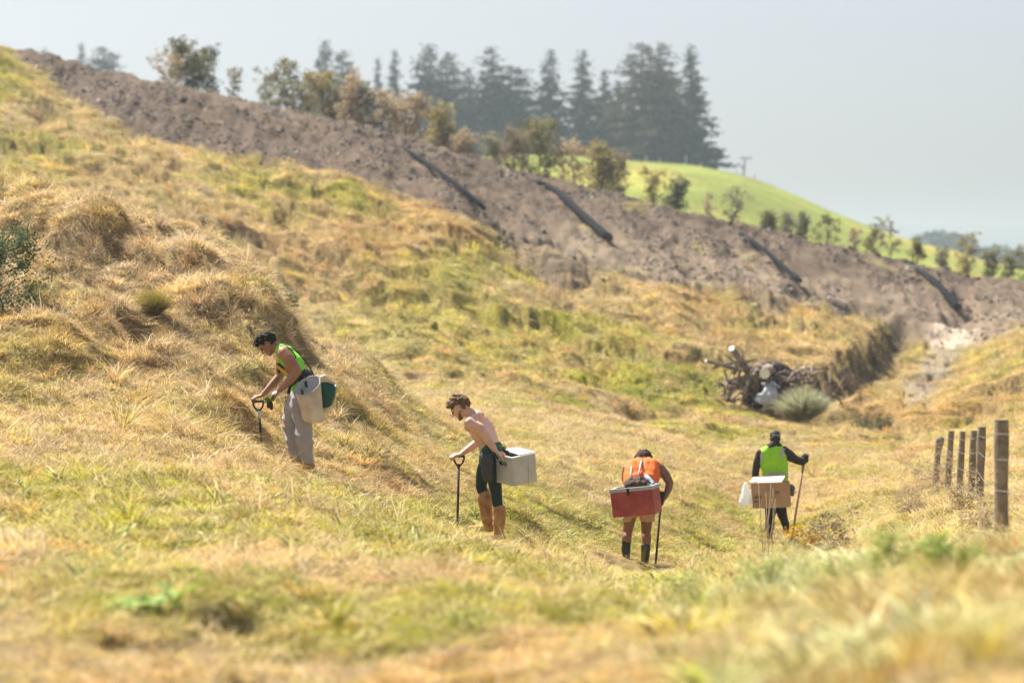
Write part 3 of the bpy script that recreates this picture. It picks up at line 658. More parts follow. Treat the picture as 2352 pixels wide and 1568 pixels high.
def d_handle(M, c, X, U, w_=.055, h=.10, r=.011):
    """hand opening of a spade: bar on top, two arms that meet below; c middle of the bar"""
    c, X, U = V3(c), V3(X), V3(U); M.cap(c-X*w_, r*1.15, c+X*w_, r*1.15)
    for q in (-1, 1): M.tube([c+X*q*w_, c+X*q*w_*1.02-U*h*.35, c+X*q*w_*.72-U*h*.72, c+X*q*.012-U*h*1.05], r, 8)
    M.cap(c-U*h*.95, r*1.5, c-U*h*1.3, r*1.35)
def spade(label, top, tip, X, m_grip, m_shaft, band=None, blade=.26, grip="D", r=.0135):
    top, tip = V3(top), V3(tip); gz_ = float(ground_z([tip.x/tip.y*FS+CX], [tip.y])[0])-.29; tip = top+(tip-top)*((top.z-gz_)/(top.z-tip.z)); U = (top-tip).normalized(); X = V3(X); X = (X-U*X.dot(U)).normalized(); Y = U.cross(X)
    t = thing("spade", label, "spade", tip)
    s0 = top-U*.12 if grip == "D" else top; s1 = tip+U*(blade-.02)
    g_ = Mesh()
    if grip == "D": d_handle(g_, top, X, U)
    else: g_.cap(top, r*1.5, top-U*.12, r*1.25)
    g_.build("grip", m_grip, t, True)
    sh = Mesh(); sh.tube([s0, s0.lerp(s1, .5)+Y*.004, s1], [r, r*1.02, r*1.1], 10); sh.build("shaft", m_shaft, t, True)
    if band: b = Mesh(); b.tube([s0+U*.01, s0-U*.075], [r*1.35, r*1.2], 10); b.build("socket", band, t, True)
    bl = Mesh(); rows = []
    for i in range(7):
        f = i/6; ww = .075*(1-.1*f) if f < .75 else .075*(.925-.9*(f-.75)); z = blade*(1-f)
        rows.append([tip+U*z+X*(ww*(j/4-1)*1.0 if False else ww*(j-3)/3)+Y*(.012*(1-((j-3)/3)**2)-.02*f*f) for j in range(7)])
    o = Mesh()
    for i in range(6):
        for j in range(6): o.prism([rows[i][j], rows[i][j+1], rows[i+1][j+1], rows[i+1][j]], Y*.003)
    o.cap(tip+U*(blade-.06)+Y*.008, .016, tip+U*(blade+.08), .015); o.build("blade", M_steel, t)
    return t
def strap(name, P, m, parent, r=.010, flat=None):
    s = Mesh(); s.tube(P, r, 8); return s.build(name, m, parent, True)
def tape(name, P, width, side, out, m, parent, th=.004):
    """flat webbing along P; side = width direction, out = thickness direction"""
    M = Mesh(); side = V3(side).normalized()*width/2; out = V3(out).normalized()*th; R = []
    for p in P: p = V3(p); R.append([p-side, p+side, p+side+out, p-side+out])
    M.rings(R); return M.build(name, m, parent)
def leafy(M, c, n, L, seed, spread=1.0):
    r = np.random.default_rng(seed)
    for _ in range(n):
        d = Vector((r.normal(0, .6*spread), r.normal(0, .6*spread), r.uniform(.3, 1))).normalized(); s_ = d.orthogonal().normalized()*L*.13; p = V3(c)+Vector(r.normal(0, .012, 3)); l = L*r.uniform(.5, 1)
        M.prism([p-s_*.3, p+d*l*.5-s_, p+d*l, p+d*l*.5+s_], d.cross(s_).normalized()*.0015)
# ================================================================== worker 1: bending, green singlet, cream planting bag
Q = q_of(950, 1260, .4082, 32.0)
p1 = thing("person", "bent man in bright green singlet and baggy grey trousers reaching down to a spade", "person", Q(650, 1455, 0), "tree planters working across the slope")
W = Mesh(); lat = Vector((-.06, -1, 0))
g, ax = head(W, Q(292, 285, 0), (-.66, -.10, -.75), (-.75, 0, .66), 1.02)
W.cap(Q(345, 300), .056, Q(425, 345), .064); W.cap(Q(400, 320), .05, Q(470, 350), .075)
torso(W, [(Q(655, 690), .075, .095), (Q(600, 600), .065, .098), (Q(525, 470), .085, .112), (Q(465, 385), .10, .085)], lat)
W.chain([(Q(455, 372, -.17), .078), (Q(500, 430, -.215), .073), (Q(575, 550, -.225), .063)]); W.ell(Q(520, 500, -.225), (Vector((1, 0, 0)), Vector((0, 1, 0)), Vector((0, 0, 1))), (.074, .055, .085))
W.chain([(Q(578, 560, -.225), .058), (Q(520, 630, -.235), .054), (Q(415, 735, -.24), .031)])
hand(W, Q(408, 742, -.24), (-.82, 0, -.42), (.1, .35, -1), (45, 55, 40), 1, 1.02)
W.chain([(Q(450, 392, .17), .076), (Q(425, 480, .20), .062), (Q(415, 590, .20), .050)]); W.chain([(Q(415, 595, .20), .050), (Q(350, 670, .17), .047), (Q(250, 775, .12), .029)])
hand(W, Q(240, 785, .12), (-.85, -.25, -.20), (-.05, .1, -1), (28, 70, 50), -1, 1.02)
for (h, k, a) in (((640, 720, -.09), (630, 1090, -.10), (690, 1400, -.12)), ((635, 710, .09), (500, 1075, .10), (560, 1375, .10))):
    W.chain([(Q(*h), .08), (Q(*k), .055), (Q(*a), .04)])
body = skinned(W, "body", M_skin1, p1, .0052, 3)
eyes(g, M_eye, body)
H = Mesh(); curls(H, g, 260, .02, 3, ax, lambda v: (v[2] > .10 and v[1] < .80) or (v[1] < -.25 and v[2] > -.62) or (v[2] > .42), .017, .006)
H.ell(g(0, -.016, .040), ax, (.078, .096, .078)); curls(H, g, 60, .02, 4, ax, lambda v: v[2] > .35 and v[1] > .2, .021, .014)
skinned(H, "hair", M_hairK, body, .0055, 3)
B = Mesh(); g_ = g; B.ell(g(0, .062, -.098), ax, (.035, .018, .018)); skinned(B, "beard", M_hairK, body, .004, 2)
Vt = Mesh(); torso(Vt, [(Q(610, 740), .085, .090), (Q(628, 650), .078, .108), (Q(585, 580), .07, .112), (Q(525, 470), .09, .125), (Q(475, 395), .085, .098), (Q(440, 350), .05, .078)], lat)
for q in (-1, 1): Vt.cap(Q(440, 345, q*.10), .05, Q(500, 350, q*.11), .06)
vest = skinned(Vt, "singlet", M_lime, p1, .0075, 5, .008, 10, 1)
tape("side_panel", [Q(385, 440, -.155), Q(400, 500, -.165), Q(440, 535, -.175), Q(500, 575, -.185), Q(540, 600, -.19)], .05, (0.3, 0, 1), (0, -1, 0), M_yel, vest, .008)
strap("piping", [Q(418, 300, -.10), Q(470, 292, -.17), Q(530, 345, -.195), Q(565, 395, -.20), Q(572, 425, -.205)], M_black, vest, .0055)
strap("piping", [Q(490, 282, -.02), Q(590, 365, -.02), Q(660, 440, -.02), Q(725, 540, -.02), Q(752, 600, -.02)], M_black, vest, .007)
hn = Mesh()
hn.tube([Q(385, 470, -.15), Q(410, 490, -.18), Q(470, 530, -.195), Q(540, 575, -.205)], .014); hn.tube([Q(405, 470, -.15), Q(400, 530, -.16), Q(412, 565, -.15)], .012)
hn.build("chest_strap", M_black, p1, True)
bt = Mesh(); torso(bt, [(Q(655, 625), .085, .116), (Q(670, 655), .087, .116)], lat); b_ = skinned(bt, "belt", M_black, p1, .008, 2)
strap("bag_strap", [Q(672, 640, -.2), Q(668, 668, -.26), Q(676, 702, -.30)], M_black, p1, .014)
strap("belt_tail", [Q(600, 610, -.20), Q(560, 660, -.215), Q(520, 690, -.215), Q(505, 730, -.21), Q(495, 770, -.20)], M_black, p1, .017)
strap("belt_tail", [Q(640, 580, -.215), Q(650, 640, -.225), Q(645, 700, -.23)], M_black, p1, .012)
Tr = Mesh(); torso(Tr, [(Q(665, 670), .085, .112), (Q(655, 745), .085, .118)], lat)
Tr.chain([(Q(630, 745, -.09), .112), (Q(618, 920, -.10), .108), (Q(640, 1100, -.11), .092), (Q(662, 1250, -.12), .084), (Q(690, 1415, -.12), .062)])
Tr.chain([(Q(610, 745, .09), .112), (Q(550, 930, .10), .106), (Q(520, 1080, .10), .092), (Q(545, 1220, .10), .078), (Q(572, 1375, .10), .058)])
trz = skinned(Tr, "trousers", M_grey, p1, .0085, 3, .034, 8, 3)
fb = Mesh(); foot(fb, Q(690, 1425, -.12), (-.95, -.2, 0)); fb.build("boot", M_boot, p1, True); fb = Mesh(); foot(fb, Q(570, 1385, .10), (-.95, -.2, 0)); fb.build("boot", M_boot, p1, True)

cream = mat("cream_canvas", (.66, .48, .30), .85, .16, 4, .6, 12, col2=(.86, .78, .64), trans=.10, bdist=.03)
bag = thing("planting_bag", "tall cream canvas planting bag hanging open on the hip of the man in green", "bag", Q(735, 1050, -.30))
axx = Vector((.138, 0, .040)); bgm = Mesh(); DB = -.33
loft(bgm, [(Q(688, 690, DB), axx, (0.01, .105, .095)), (Q(694, 735, DB), axx*.99, (0.01, .112, .082)), (Q(705, 800, DB), (.134, 0, .03), (0, .12, .055)), (Q(718, 880, DB), (.128, 0, .015), (0, .122, .03)), (Q(728, 950, DB), (.122, 0, .005), (0, .12, .015)), (Q(734, 1010, DB), (.116, 0, 0), (0, .115, .01)), (Q(737, 1038, DB), (.10, 0, -.004), (0, .10, .005)), (Q(738, 1048, DB), (.075, 0, -.004), (0, .08, .005))], wall=.006, sq=2.2)
bgm.build("bag_body", cream, bag, True)
rm = Mesh(); rm.tube([Q(688, 690, DB)+axx*math.cos(t)*1.01+Vector((.01, .105, .095))*math.sin(t)*1.01 for t in np.linspace(0, 2*math.pi, 33)], .0065); rm.build("rim", mat("grey_rim", (.42, .38, .34), .8), bag, True)
ln = Mesh()
loft(ln, [(Q(689, 692, DB), axx*.955, (0.01, .100, .090)), (Q(705, 800, DB), (.126, 0, .03), (0, .113, .055)), (Q(716, 870, DB), (.12, 0, .015), (0, .115, .03))], wall=.003, sq=2.2); ln.build("liner", mat("grey_liner", (.40, .40, .42), .6, .15, 10), bag, True)
sdl = thing("seedling_bundle", "few small seedlings inside the cream planting bag", "seedlings", Q(640, 760, DB)); m_ = Mesh(); m_.cap(Q(638, 790, DB-.03), .014, Q(634, 745, DB-.04), .012); m_.build("root_plug", M_root, sdl, True); m_ = Mesh(); leafy(m_, Q(634, 742, DB-.04), 18, .045, 5); m_.build("leaves", M_leafy, sdl)
gb = thing("planting_bucket", "dark green bucket at the back of the man in green", "bucket", Q(880, 905, .02)); gm = Mesh()
loft(gm, [(Q(885, 668, .04), (.098, 0, -.028), (0, .11, .02)), (Q(884, 780, .04), (.085, 0, -.02), (0, .10, 0)), (Q(878, 880, .04), (.058, 0, .008), (0, .085, 0)), (Q(876, 902, .04), (.048, 0, .012), (0, .075, 0))], wall=.005, sq=3.2); gm.build("bucket_body", mat("green_plastic", (.012, .085, .062), .4, .1, 10), gb, True)
fl = Mesh()
for (a, b, r0, r1) in (((775, 610), (850, 600), .016, .02), ((850, 600), (960, 672), .022, .012), ((800, 640), (900, 648), .014, .018), ((780, 600), (800, 690), .014, .010), ((830, 612), (930, 655), .024, .02)): fl.cap(Q(*a, -.06), r0, Q(*b, -.02), r1)
skinned(fl, "cloth_flap", mat("pale_cloth", (.70, .56, .45), .9, .1, 10), gb, .006, 4, .006, 20, 5)
wb = thing("planting_bag", "pale yellow second bag showing below the dark green bucket", "bag", Q(850, 1050, .15)); wm = Mesh()
loft(wm, [(Q(830, 860, .12), (.070, 0, 0), (0, .08, .02)), (Q(835, 960, .12), (.072, 0, .01), (0, .09, 0)), (Q(825, 1040, .12), (.058, 0, .014), (0, .08, 0))], wall=.005); wm.build("bag_body", mat("pale_sack", (.80, .70, .46), .85, .12, 8, trans=.15), wb, True)
spade("spade with pale socket under the outstretched hand of the man in green", Q(200, 846, .10), Q(232, 1250, .02), (1, 0, 0), M_poly, M_black, mat("pale_socket", (.62, .63, .64), .5))
sd = thing("seedling", "seedling with dark root plug held in the hand of the man in green", "seedling", Q(325, 915, -.25)); m_ = Mesh(); m_.cap(Q(325, 865, -.25), .022, Q(332, 915, -.25), .016); m_.cap(Q(296, 862, -.25), .016, Q(298, 905, -.25), .012); skinned(m_, "root_plug", M_root, sd, .006, 2, .006, 40, 7)
m_ = Mesh(); leafy(m_, Q(310, 850, -.25), 46, .085, 8, 1.2); m_.build("leaves", M_leafy, sd)

# ================================================================== worker 2: bare back, crate
Q = q_of(1720, 1520, .4209, 31.0)
p2 = thing("person", "shirtless man with brown hair and beard leaning on a spade beside a pale crate", "person", Q(640, 1480, 0), "tree planters working across the slope")
lt = Vector((-.42, -.90, 0)).normalized()          # towards his left, the side we see
W = Mesh()
g, ax = head(W, Q(283, 262, 0), (-.70, .18, -.52), (-.55, .02, .80), 1.04)
W.cap(Q(320, 275), .054, Q(400, 330), .062); W.cap(Q(385, 310), .05, Q(460, 345, -.04), .07)
cb = [(Q(575, 700), .07, .092), (Q(555, 600), .062, .092), (Q(500, 490), .085, .105), (Q(455, 400), .10, .082)]
torso(W, cb, lt)
nsh = Q(448, 395)+lt*.185; fsh = Q(435, 395)-lt*.17
W.cap(nsh, .066, Q(455, 370)+lt*.10, .060); W.chain([(nsh, .064), (Q(475, 455, -.20), .056), (Q(545, 545, -.22), .047)]); W.chain([(Q(548, 550, -.22), .047), (Q(575, 600, -.22), .045), (Q(625, 680, -.23), .030)])
hand(W, Q(632, 685, -.235), (.88, -.10, -.22), (0, .15, -1), (25, 35, 25), -1, 1.02)
W.chain([(fsh, .062), (Q(440, 490, .2), .052), (Q(470, 570, .20), .046)]); W.chain([(Q(470, 572, .20), .046), (Q(400, 630, .17), .043), (Q(300, 700, .12), .029)])
hand(W, Q(295, 703, .12), (-.88, -.25, -.12), (-.05, .1, -1), (25, 70, 50), -1, 1.02)
W.ell(Q(500, 400, -.02)+lt*.09, (Vector((.5, 0, .85)), lt, Vector((.85, 0, -.5))), (.040, .062, .088)); W.ell(Q(495, 400, .02)-lt*.09, (Vector((.5, 0, .85)), lt, Vector((.85, 0, -.5))), (.040, .062, .088))
W.ell(Q(430, 440)+lt*.09, (Vector((1, 0, 0)), lt, Vector((0, 0, 1))), (.08, .07, .06))
for (h, k, a) in (((590, 730, -.085), (630, 1090, -.09), (665, 1400, -.10)), ((540, 730, .085), (480, 1000, .10), (535, 1320, .10))):
    W.chain([(Q(*h), .08), (Q(*k), .052), (Q(*a), .04)])
body = skinned(W, "body", M_skin2, p2, .0052, 3); eyes(g, M_eye, body)
H = Mesh(); H.ell(g(0, -.016, .042), ax, (.078, .096, .080)); curls(H, g, 230, .02, 13, ax, lambda v: (v[2] > .12 and v[1] < .8) or (v[1] < -.3 and v[2] > -.6), .017, .006)
curls(H, g, 80, .02, 14, ax, lambda v: v[2] > .3 and v[1] > -.1, .023, .012); skinned(H, "hair", M_hairB, body, .0055, 4)
B = Mesh(); B.ell(g(0, .050, -.085), ax, (.052, .035, .032)); B.ell(g(0, .070, -.098), ax, (.032, .020, .020))
for q in (-1, 1): B.cap(g(q*.060, .0, -.03), .016, g(q*.045, .04, -.075), .020)
skinned(B, "beard", M_hairB, body, .005, 3)
Lg = Mesh(); torso(Lg, [(Q(585, 672), .075, .098), (Q(585, 760), .085, .104)], lt)
Lg.chain([(Q(600, 770, -.085), .098), (Q(610, 930, -.09), .080), (Q(632, 1090, -.09), .062), (Q(650, 1235, -.095), .056)])
Lg.chain([(Q(550, 770, .085), .096), (Q(500, 900, .10), .078), (Q(485, 1000, .10), .062), (Q(505, 1085, .10), .056)])
skinned(Lg, "leggings", M_dark, p2, .008, 4, .006, 14, 11)
wb = Mesh(); torso(wb, [(Q(583, 655), .075, .101), (Q(588, 680), .077, .103)], lt); skinned(wb, "waistband", mat("green_patterned_band", (.02, .07, .035), .8, .3, 60, col2=(.05, .16, .09)), p2, .007, 2)
for (a, b, f_) in (((655, 1235, -.095), (655, 1440, -.10), (-.9, .3, 0)), ((515, 1100, .10), (545, 1350, .10), (-.9, .3, 0))):
    bo = Mesh(); A, Bb = Q(*a), Q(*b); bo.chain([(A, .078), (A.lerp(Bb, .45), .072), (Bb, .056)]); foot(bo, Bb, f_, .048); skinned(bo, "gumboot", M_boot, p2, .008, 3, .012, 12, 12)
pb = thing("hip_pouch", "dark grey pouch on the hip of the shirtless man beside the pale crate", "pouch", Q(540, 965, -.22)); m_ = Mesh()
loft(m_, [(Q(543, 690, -.24), (.068, -.01, 0), (0, .05, .01)), (Q(542, 790, -.25), (.070, -.01, 0), (0, .055, 0)), (Q(545, 900, -.25), (.062, -.01, 0), (0, .055, 0)), (Q(550, 960, -.25), (.045, -.01, 0), (0, .045, 0))], wall=.006, sq=3.0); m_.build("pouch_body", mat("dark_grey_pouch", (.060, .055, .058), .8, .2, 14, .3, 40), pb, True)
m_ = Mesh()
for (x, y) in ((485, 705), (498, 735), (490, 690), (505, 715)): m_.cap(Q(x, y, -.26), .010, Q(x+8, y+22, -.27), .007)
m_.build("clip", M_refl, pb, True)
# crate
near = Q(778, 748, -.36); e1 = Vector((-.206, .218, .034)); e2 = Vector((.252, .257, .038)); dn = Vector((.022, 0, -.295)); cn = e1.cross(e2).normalized(); cn = cn if cn.z > 0 else -cn
cr = thing("planting_crate", "pale grey box with a hand slot carried behind the shirtless man", "crate", near+dn+(e1+e2)*.5, None)
mc = mat("weathered_pale_panel", (.48, .46, .45), .7, .10, 4, .3, 14, col2=(.66, .61, .55)); mc2 = mat("pale_rim", (.72, .69, .66), .6)
th = .012
def pan(a, b, o, hole=None):
    """side panel from a to b, thickness towards o, optional hand slot"""
    M = Mesh(); a, b = V3(a), V3(b); o = V3(o).normalized()*th; P = lambda s, t: a.lerp(b, s)+dn*t
    if not hole: M.prism([P(0, 0), P(1, 0), P(1, 1), P(0, 1)], o)
    else:
        s0, s1, t0, t1 = hole
        for q in ((0, 1, 0, t0), (0, 1, t1, 1), (0, s0, t0, t1), (s1, 1, t0, t1)): M.prism([P(q[0], q[2]), P(q[1], q[2]), P(q[1], q[3]), P(q[0], q[3])], o)
        for (s, t) in ((s0, t0), (s1, t0), (s0, t1), (s1, t1)):
            ss = .04 if s == s0 else -.04; tt = .045 if t == t0 else -.045; M.prism([P(s, t), P(s+ss, t), P(s, t+tt)], o)
    return M
I1, I2 = e1.normalized(), e2.normalized()
pan(near, near+e1, I2, (.28, .74, .17, .33)).build("front_panel", mc, cr)
pan(near+I1*0+I2*th, near+e2, I1).build("side_panel", mc, cr); pan(near+e1+I2*th, near+e1+e2, -I1).build("side_panel", mc, cr); pan(near+e2+I1*th, near+e1+e2-I1*th, -I2).build("back_panel", mc, cr)
m_ = Mesh(); m_.prism([near+dn*.985+I1*th+I2*th, near+e1+dn*.985-I1*th+I2*th, near+e1+e2+dn*.985-I1*th-I2*th, near+e2+dn*.985+I1*th-I2*th], Vector((0, 0, .008))); m_.build("base_panel", mc, cr)
m_ = Mesh(); o_ = .008; c0, c1, c2, c3 = near-(I1+I2)*o_, near+e1+(I1-I2)*o_, near+e1+e2+(I1+I2)*o_, near+e2+(I2-I1)*o_
for a, b, iw in ((c0, c1, I2), (c1+I2*.02, c2, -I1), (c2-I1*.02, c3, -I2), (c3-I2*.02, c0+I2*.02, I1)): m_.prism([a+cn*.002, b+cn*.002, b+iw*.02+cn*.002, a+iw*.02+cn*.002], cn*.014)
m_.build("rim", mc2, cr)
m_ = Mesh(); m_.prism([near+e2*.34+I1*.01+cn*.02, near+e2*1.02+I1*.01+cn*.02, near+e2*1.02+e1*1.0+cn*.02, near+e2*.40+e1*1.0+cn*.03], cn*.006); m_.build("lid", mat("white_lid", (.76, .78, .78), .5, .06, 8), cr)
m_ = Mesh(); m_.cap(Q(930, 725, -.05)+Vector((0, -.262, 0)), .004, Q(935, 985, -.05)+Vector((0, -.262, 0)), .004); m_.build("edge_strip", mat("grey_edge", (.30, .30, .30), .6), cr, True)
strap("carry_strap", [Q(600, 668, -.20), Q(612, 700, -.27), Q(640, 742, -.345)], M_black, cr, .012); strap("carry_strap", [Q(690, 655, .08), Q(760, 668, .10), Q(840, 690, .06)], M_black, cr, .012)
sb = thing("seedling_bundle", "dark muddy bundle of roots in the crate under the shirtless man's hand", "seedlings", Q(770, 735, -.2)); m_ = Mesh()
for i in range(14): a = rng.uniform(0, 1); m_.cap(Q(690+85*a, 655+60*a+rng.normal(0, 6), -.20+rng.normal(0, .02)), .013, Q(725+95*a, 700+40*a+rng.normal(0, 5), -.24+rng.normal(0, .02)), .007)
skinned(m_, "roots", M_root, sb, .006, 1, .006, 40, 15)
m_ = Mesh(); leafy(m_, Q(700, 650, -.20), 26, .06, 18, 1.2); m_.build("leaves", M_leafy, sb)
spade("dark spade upright in the grass under the straight arm of the shirtless man", Q(275, 722, .10), Q(262, 1300, .05), (1, .1, 0), M_poly, mat("black_shaft", (.045, .035, .035), .35))

# ================================================================== worker 3: orange vest, red cool box
Q = q_of(2380, 1760, .3381, 37.0)
p3 = thing("person", "person in orange vest and tan shorts bending away behind a red cool box", "person", Q(500, 1440, 0), "tree planters working across the slope")
rt = Vector((1, .05, 0)).normalized(); W = Mesh()
g, ax = head(W, Q(580, 255, .50), (.05, .80, -.60), (0, .60, .80), 1.04)
W.cap(Q(575, 270, .42), .058, Q(572, 310, .32), .068)
L3 = [(Q(530, 800, 0), .085, .10), (Q(545, 640, .06), .075, .102), (Q(560, 460, .18), .095, .115), (Q(568, 330, .28), .12, .088)]
torso(W, L3, rt)
W.cap(Q(735, 320, .28), .072, Q(660, 300, .28), .06)
W.chain([(Q(765, 330, .27), .070), (Q(835, 410, .25), .064), (Q(885, 500, .22), .053)]); W.chain([(Q(885, 505, .22), .052), (Q(870, 580, .20), .050), (Q(825, 680, .16), .032)])
hand(W, Q(822, 688, .16), (-.30, -.1, -.95), (-.95, 0, .1), (50, 65, 45), 1, 1.02)
W.chain([(Q(385, 340, .27), .066), (Q(365, 450, .32), .056), (Q(400, 560, .40), .046), (Q(480, 660, .45), .030)]); hand(W, Q(490, 668, .45), (.6, .1, -.7), (.2, .9, 0), (50, 60, 40), 1, 1.0)
for (h, k, a, c_) in (((430, 830, 0), (385, 1090, .04), (372, 1330, 0), (378, 1150, .0)), ((620, 830, 0), (605, 1100, .06), (595, 1400, 0), (612, 1150, .02))):
    W.chain([(Q(*h), .098), (Q(h[0]*.5+k[0]*.5, h[1]*.5+k[1]*.5, .01), .078), (Q(*k), .062), (Q(*c_), .066), (Q(*a), .045)])
body = skinned(W, "body", M_skin3, p3, .0055, 3)
H = Mesh(); H.ell(g(0, -.016, .036), ax, (.084, .102, .088)); curls(H, g, 300, .02, 23, ax, lambda v: v[1] < .55 or v[2] > .3, .022, .016); skinned(H, "hair", M_hairC, body, .0055, 1)
Vt = Mesh(); torso(Vt, [(Q(545, 480, .14), .105, .118), (Q(562, 400, .22), .115, .125), (Q(570, 320, .28), .12, .105), (Q(575, 285, .32), .06, .085)], rt, .006)
Vt.cap(Q(480, 470, .12), .12, Q(640, 470, .12), .12)
vest = skinned(Vt, "vest", M_orange, p3, .0075, 4, .014, 11, 21)
strap("shoulder_strap", [Q(548, 245, .22), Q(540, 300, .12), Q(528, 370, .04), Q(518, 450, -.02)], M_refl, p3, .0125); strap("shoulder_strap", [Q(440, 272, .22), Q(432, 330, .12), Q(428, 400, .05), Q(424, 450, -.02)], M_refl, p3, .0115)
for x, y in ((517, 448), (424, 442), (436, 522)): m_ = Mesh(); m_.box(Q(x, y, -.06), (.020, 0, .004), (0, .008, 0), (-.002, 0, .013)); m_.build("buckle", M_refl, p3)
bt = Mesh(); torso(bt, [(Q(530, 520, .04), .105, .098), (Q(530, 600, .03), .095, .098)], rt); skinned(bt, "harness_belt", mat("brown_harness", (.10, .075, .06), .9, .35, 20), p3, .008, 3, .012, 15, 22)
Sh = Mesh(); torso(Sh, [(Q(530, 680, .03), .09, .108), (Q(530, 800, 0), .09, .115)], rt); Sh.chain([(Q(440, 810, 0), .108), (Q(402, 905, .01), .092)]); Sh.chain([(Q(620, 810, 0), .110), (Q(625, 925, .02), .098)])
zc = Q(500, 962)[2]; skinned(Sh, "shorts", M_tan, p3, .008, 3, .012, 9, 24, cut=lambda c: c.z < zc)
for (a, b) in (((372, 1205, 0), (368, 1360, 0)), ((600, 1255, 0), (595, 1420, 0))):
    bo = Mesh(); A, Bb = Q(*a), Q(*b); bo.chain([(A, .062), (A.lerp(Bb, .5), .058), (Bb, .05)]); foot(bo, Bb, (.1, 1, 0), .05); skinned(bo, "gumboot", M_bootk, p3, .008, 3, .010, 12, 25)
mp = mat("old_red_plastic", (.36, .045, .045), .5, .22, 5, .15, 20, col2=(.46, .10, .09)); mg = mat("grey_box_rim", (.42, .43, .45), .5, .08, 20)
cx_ = thing("cool_box", "faded red cool box with grey rim on the back of the person in orange", "cool box", Q(450, 900, -.5))
ex = Vector((.93, -.38, .115)).normalized(); ez = Vector((-.13, 0, .99)); ez = (ez-ex*ez.dot(ex)).normalized(); ey = ez.cross(ex)
o0 = Q(215, 918, -.45); bw, bh, bd = .575, .320, .29
def cb_(M, x0, x1, y0, y1, z0, z1):
    c = o0+ex*(x0+x1)/2+ey*(y0+y1)/2+ez*(z0+z1)/2; return M.box(c, ex*(x1-x0)/2, ey*(y1-y0)/2, ez*(z1-z0)/2)
t_ = .022
cb_(Mesh(), 0, bw, 0, t_, 0, bh).build("front_wall", mp, cx_, bevel=.004); cb_(Mesh(), 0, bw, bd-t_, bd, 0, bh).build("back_wall", mp, cx_, bevel=.004)
cb_(Mesh(), .002, t_, t_+.001, bd-t_-.001, 0, bh).build("end_wall", mp, cx_, bevel=.004); cb_(Mesh(), bw-t_, bw-.002, t_+.001, bd-t_-.001, 0, bh).build("end_wall", mp, cx_, bevel=.004); cb_(Mesh(), t_, bw-t_, t_, bd-t_, .003, .02).build("base", mp, cx_)
m_ = Mesh(); q = .008
cb_(m_, -q, bw+q, -q, t_+q, bh+.001, bh+.046); cb_(m_, -q, bw+q, bd-t_-q, bd+q, bh+.001, bh+.046); cb_(m_, -q, t_+q, t_+q+.001, bd-t_-q-.001, bh+.001, bh+.046); cb_(m_, bw-t_-q, bw+q, t_+q+.001, bd-t_-q-.001, bh+.001, bh+.046); m_.build("rim", mg, cx_)
m_ = Mesh(); cb_(m_, .235, .268, -.020, -.004, bh-.045, bh+.040); m_.build("latch", M_black, cx_, bevel=.003)
m_ = Mesh(); A = Q(600, 415, -.35); Bq = Q(690, 505, -.45); m_.tube([A, A.lerp(Bq, .6), Bq, Q(668, 548, -.52)], [.024, .028, .026, .018], 10); m_.build("handle", mat("blue_grey_handle", (.30, .40, .50), .6), cx_, True)
for i, (x0_, y0_) in enumerate(((395, 500), (600, 480))): pass
sb = thing("seedling_bundle", "dark seedling sacks showing above the rim of the red cool box", "seedlings", Q(480, 540, -.35)); m_ = Mesh()
for (x, y, r_) in ((390, 545, .045), (450, 520, .05), (520, 512, .05), (580, 520, .045), (620, 530, .03)): m_.cap(Q(x, y, -.33), r_, Q(x+6, y+60, -.33), r_)
skinned(m_, "sack", mat("dark_sack", (.10, .06, .045), .9, .4, 14), sb, .008, 2, .014, 18, 26)
spade("long thin dark spade held low at the right side of the person in orange", Q(790, 655, .12), Q(722, 1440, .0), (1, 0, 0), M_poly, mat("black_shaft_worn", (.06, .045, .045), .4), grip="T", r=.0145)
m_ = Mesh(); m_.cap(Q(795, 640, .10), .040, Q(770, 720, .12), .036); m_.cap(Q(700, 480, .1), .03, Q(760, 640, .08), .028); skinned(m_, "glove", M_black, p3, .007, 2, .006, 20, 27)

# ================================================================== worker 4: hi-vis vest, cap, cardboard box
Q = q_of(2920, 1680, .319, 45.0)
p4 = thing("person", "person in black cap and yellow green reflective vest seen from behind with a cardboard box", "person", Q(510, 1460, 0), "tree planters working across the slope")
rt = Vector((1, .06, 0)).normalized(); W = Mesh()
g, ax = head(W, Q(567, 232, .10), (-.10, .93, -.35), (0, .35, .93), 1.02)
W.cap(Q(568, 262, .08), .058, Q(560, 330, .04), .066)
torso(W, [(Q(560, 900, .0), .08, .095), (Q(570, 700, .02), .07, .095), (Q(550, 520, .04), .095, .105), (Q(545, 400, .04), .12, .078)], rt)
W.chain([(Q(700, 405, .03), .055), (Q(830, 500, .08), .045), (Q(915, 520, .12), .04)]); hand(W, Q(925, 540, .14), (.15, .25, .9), (-.9, .2, 0), (50, 65, 40), 1, 1.0)
W.chain([(Q(375, 430, .02), .055), (Q(335, 580, .06), .045), (Q(320, 700, .12), .035)]); hand(W, Q(320, 712, .12), (0, .3, -.95), (.9, .2, 0), (40, 50, 40), 1, 1.0)
for (h, k, a) in (((500, 930, 0), (500, 1180, .08), (500, 1400, .0)), ((630, 930, 0), (660, 1200, .12), (700, 1330, .18))): W.chain([(Q(*h), .085), (Q(*k), .058), (Q(*a), .042)])
body = skinned(W, "body", M_skin3, p4, .006, 3)
Cp = Mesh(); Cp.ell(g(0, -.014, .050), ax, (.086, .106, .082)); Cp.cap(g(0, -.095, -.01), .022, g(0, -.088, -.06), .020)
for q in (-1, 1): Cp.cap(g(q*.05, -.075, -.01), .022, g(q*.045, -.07, -.055), .018)
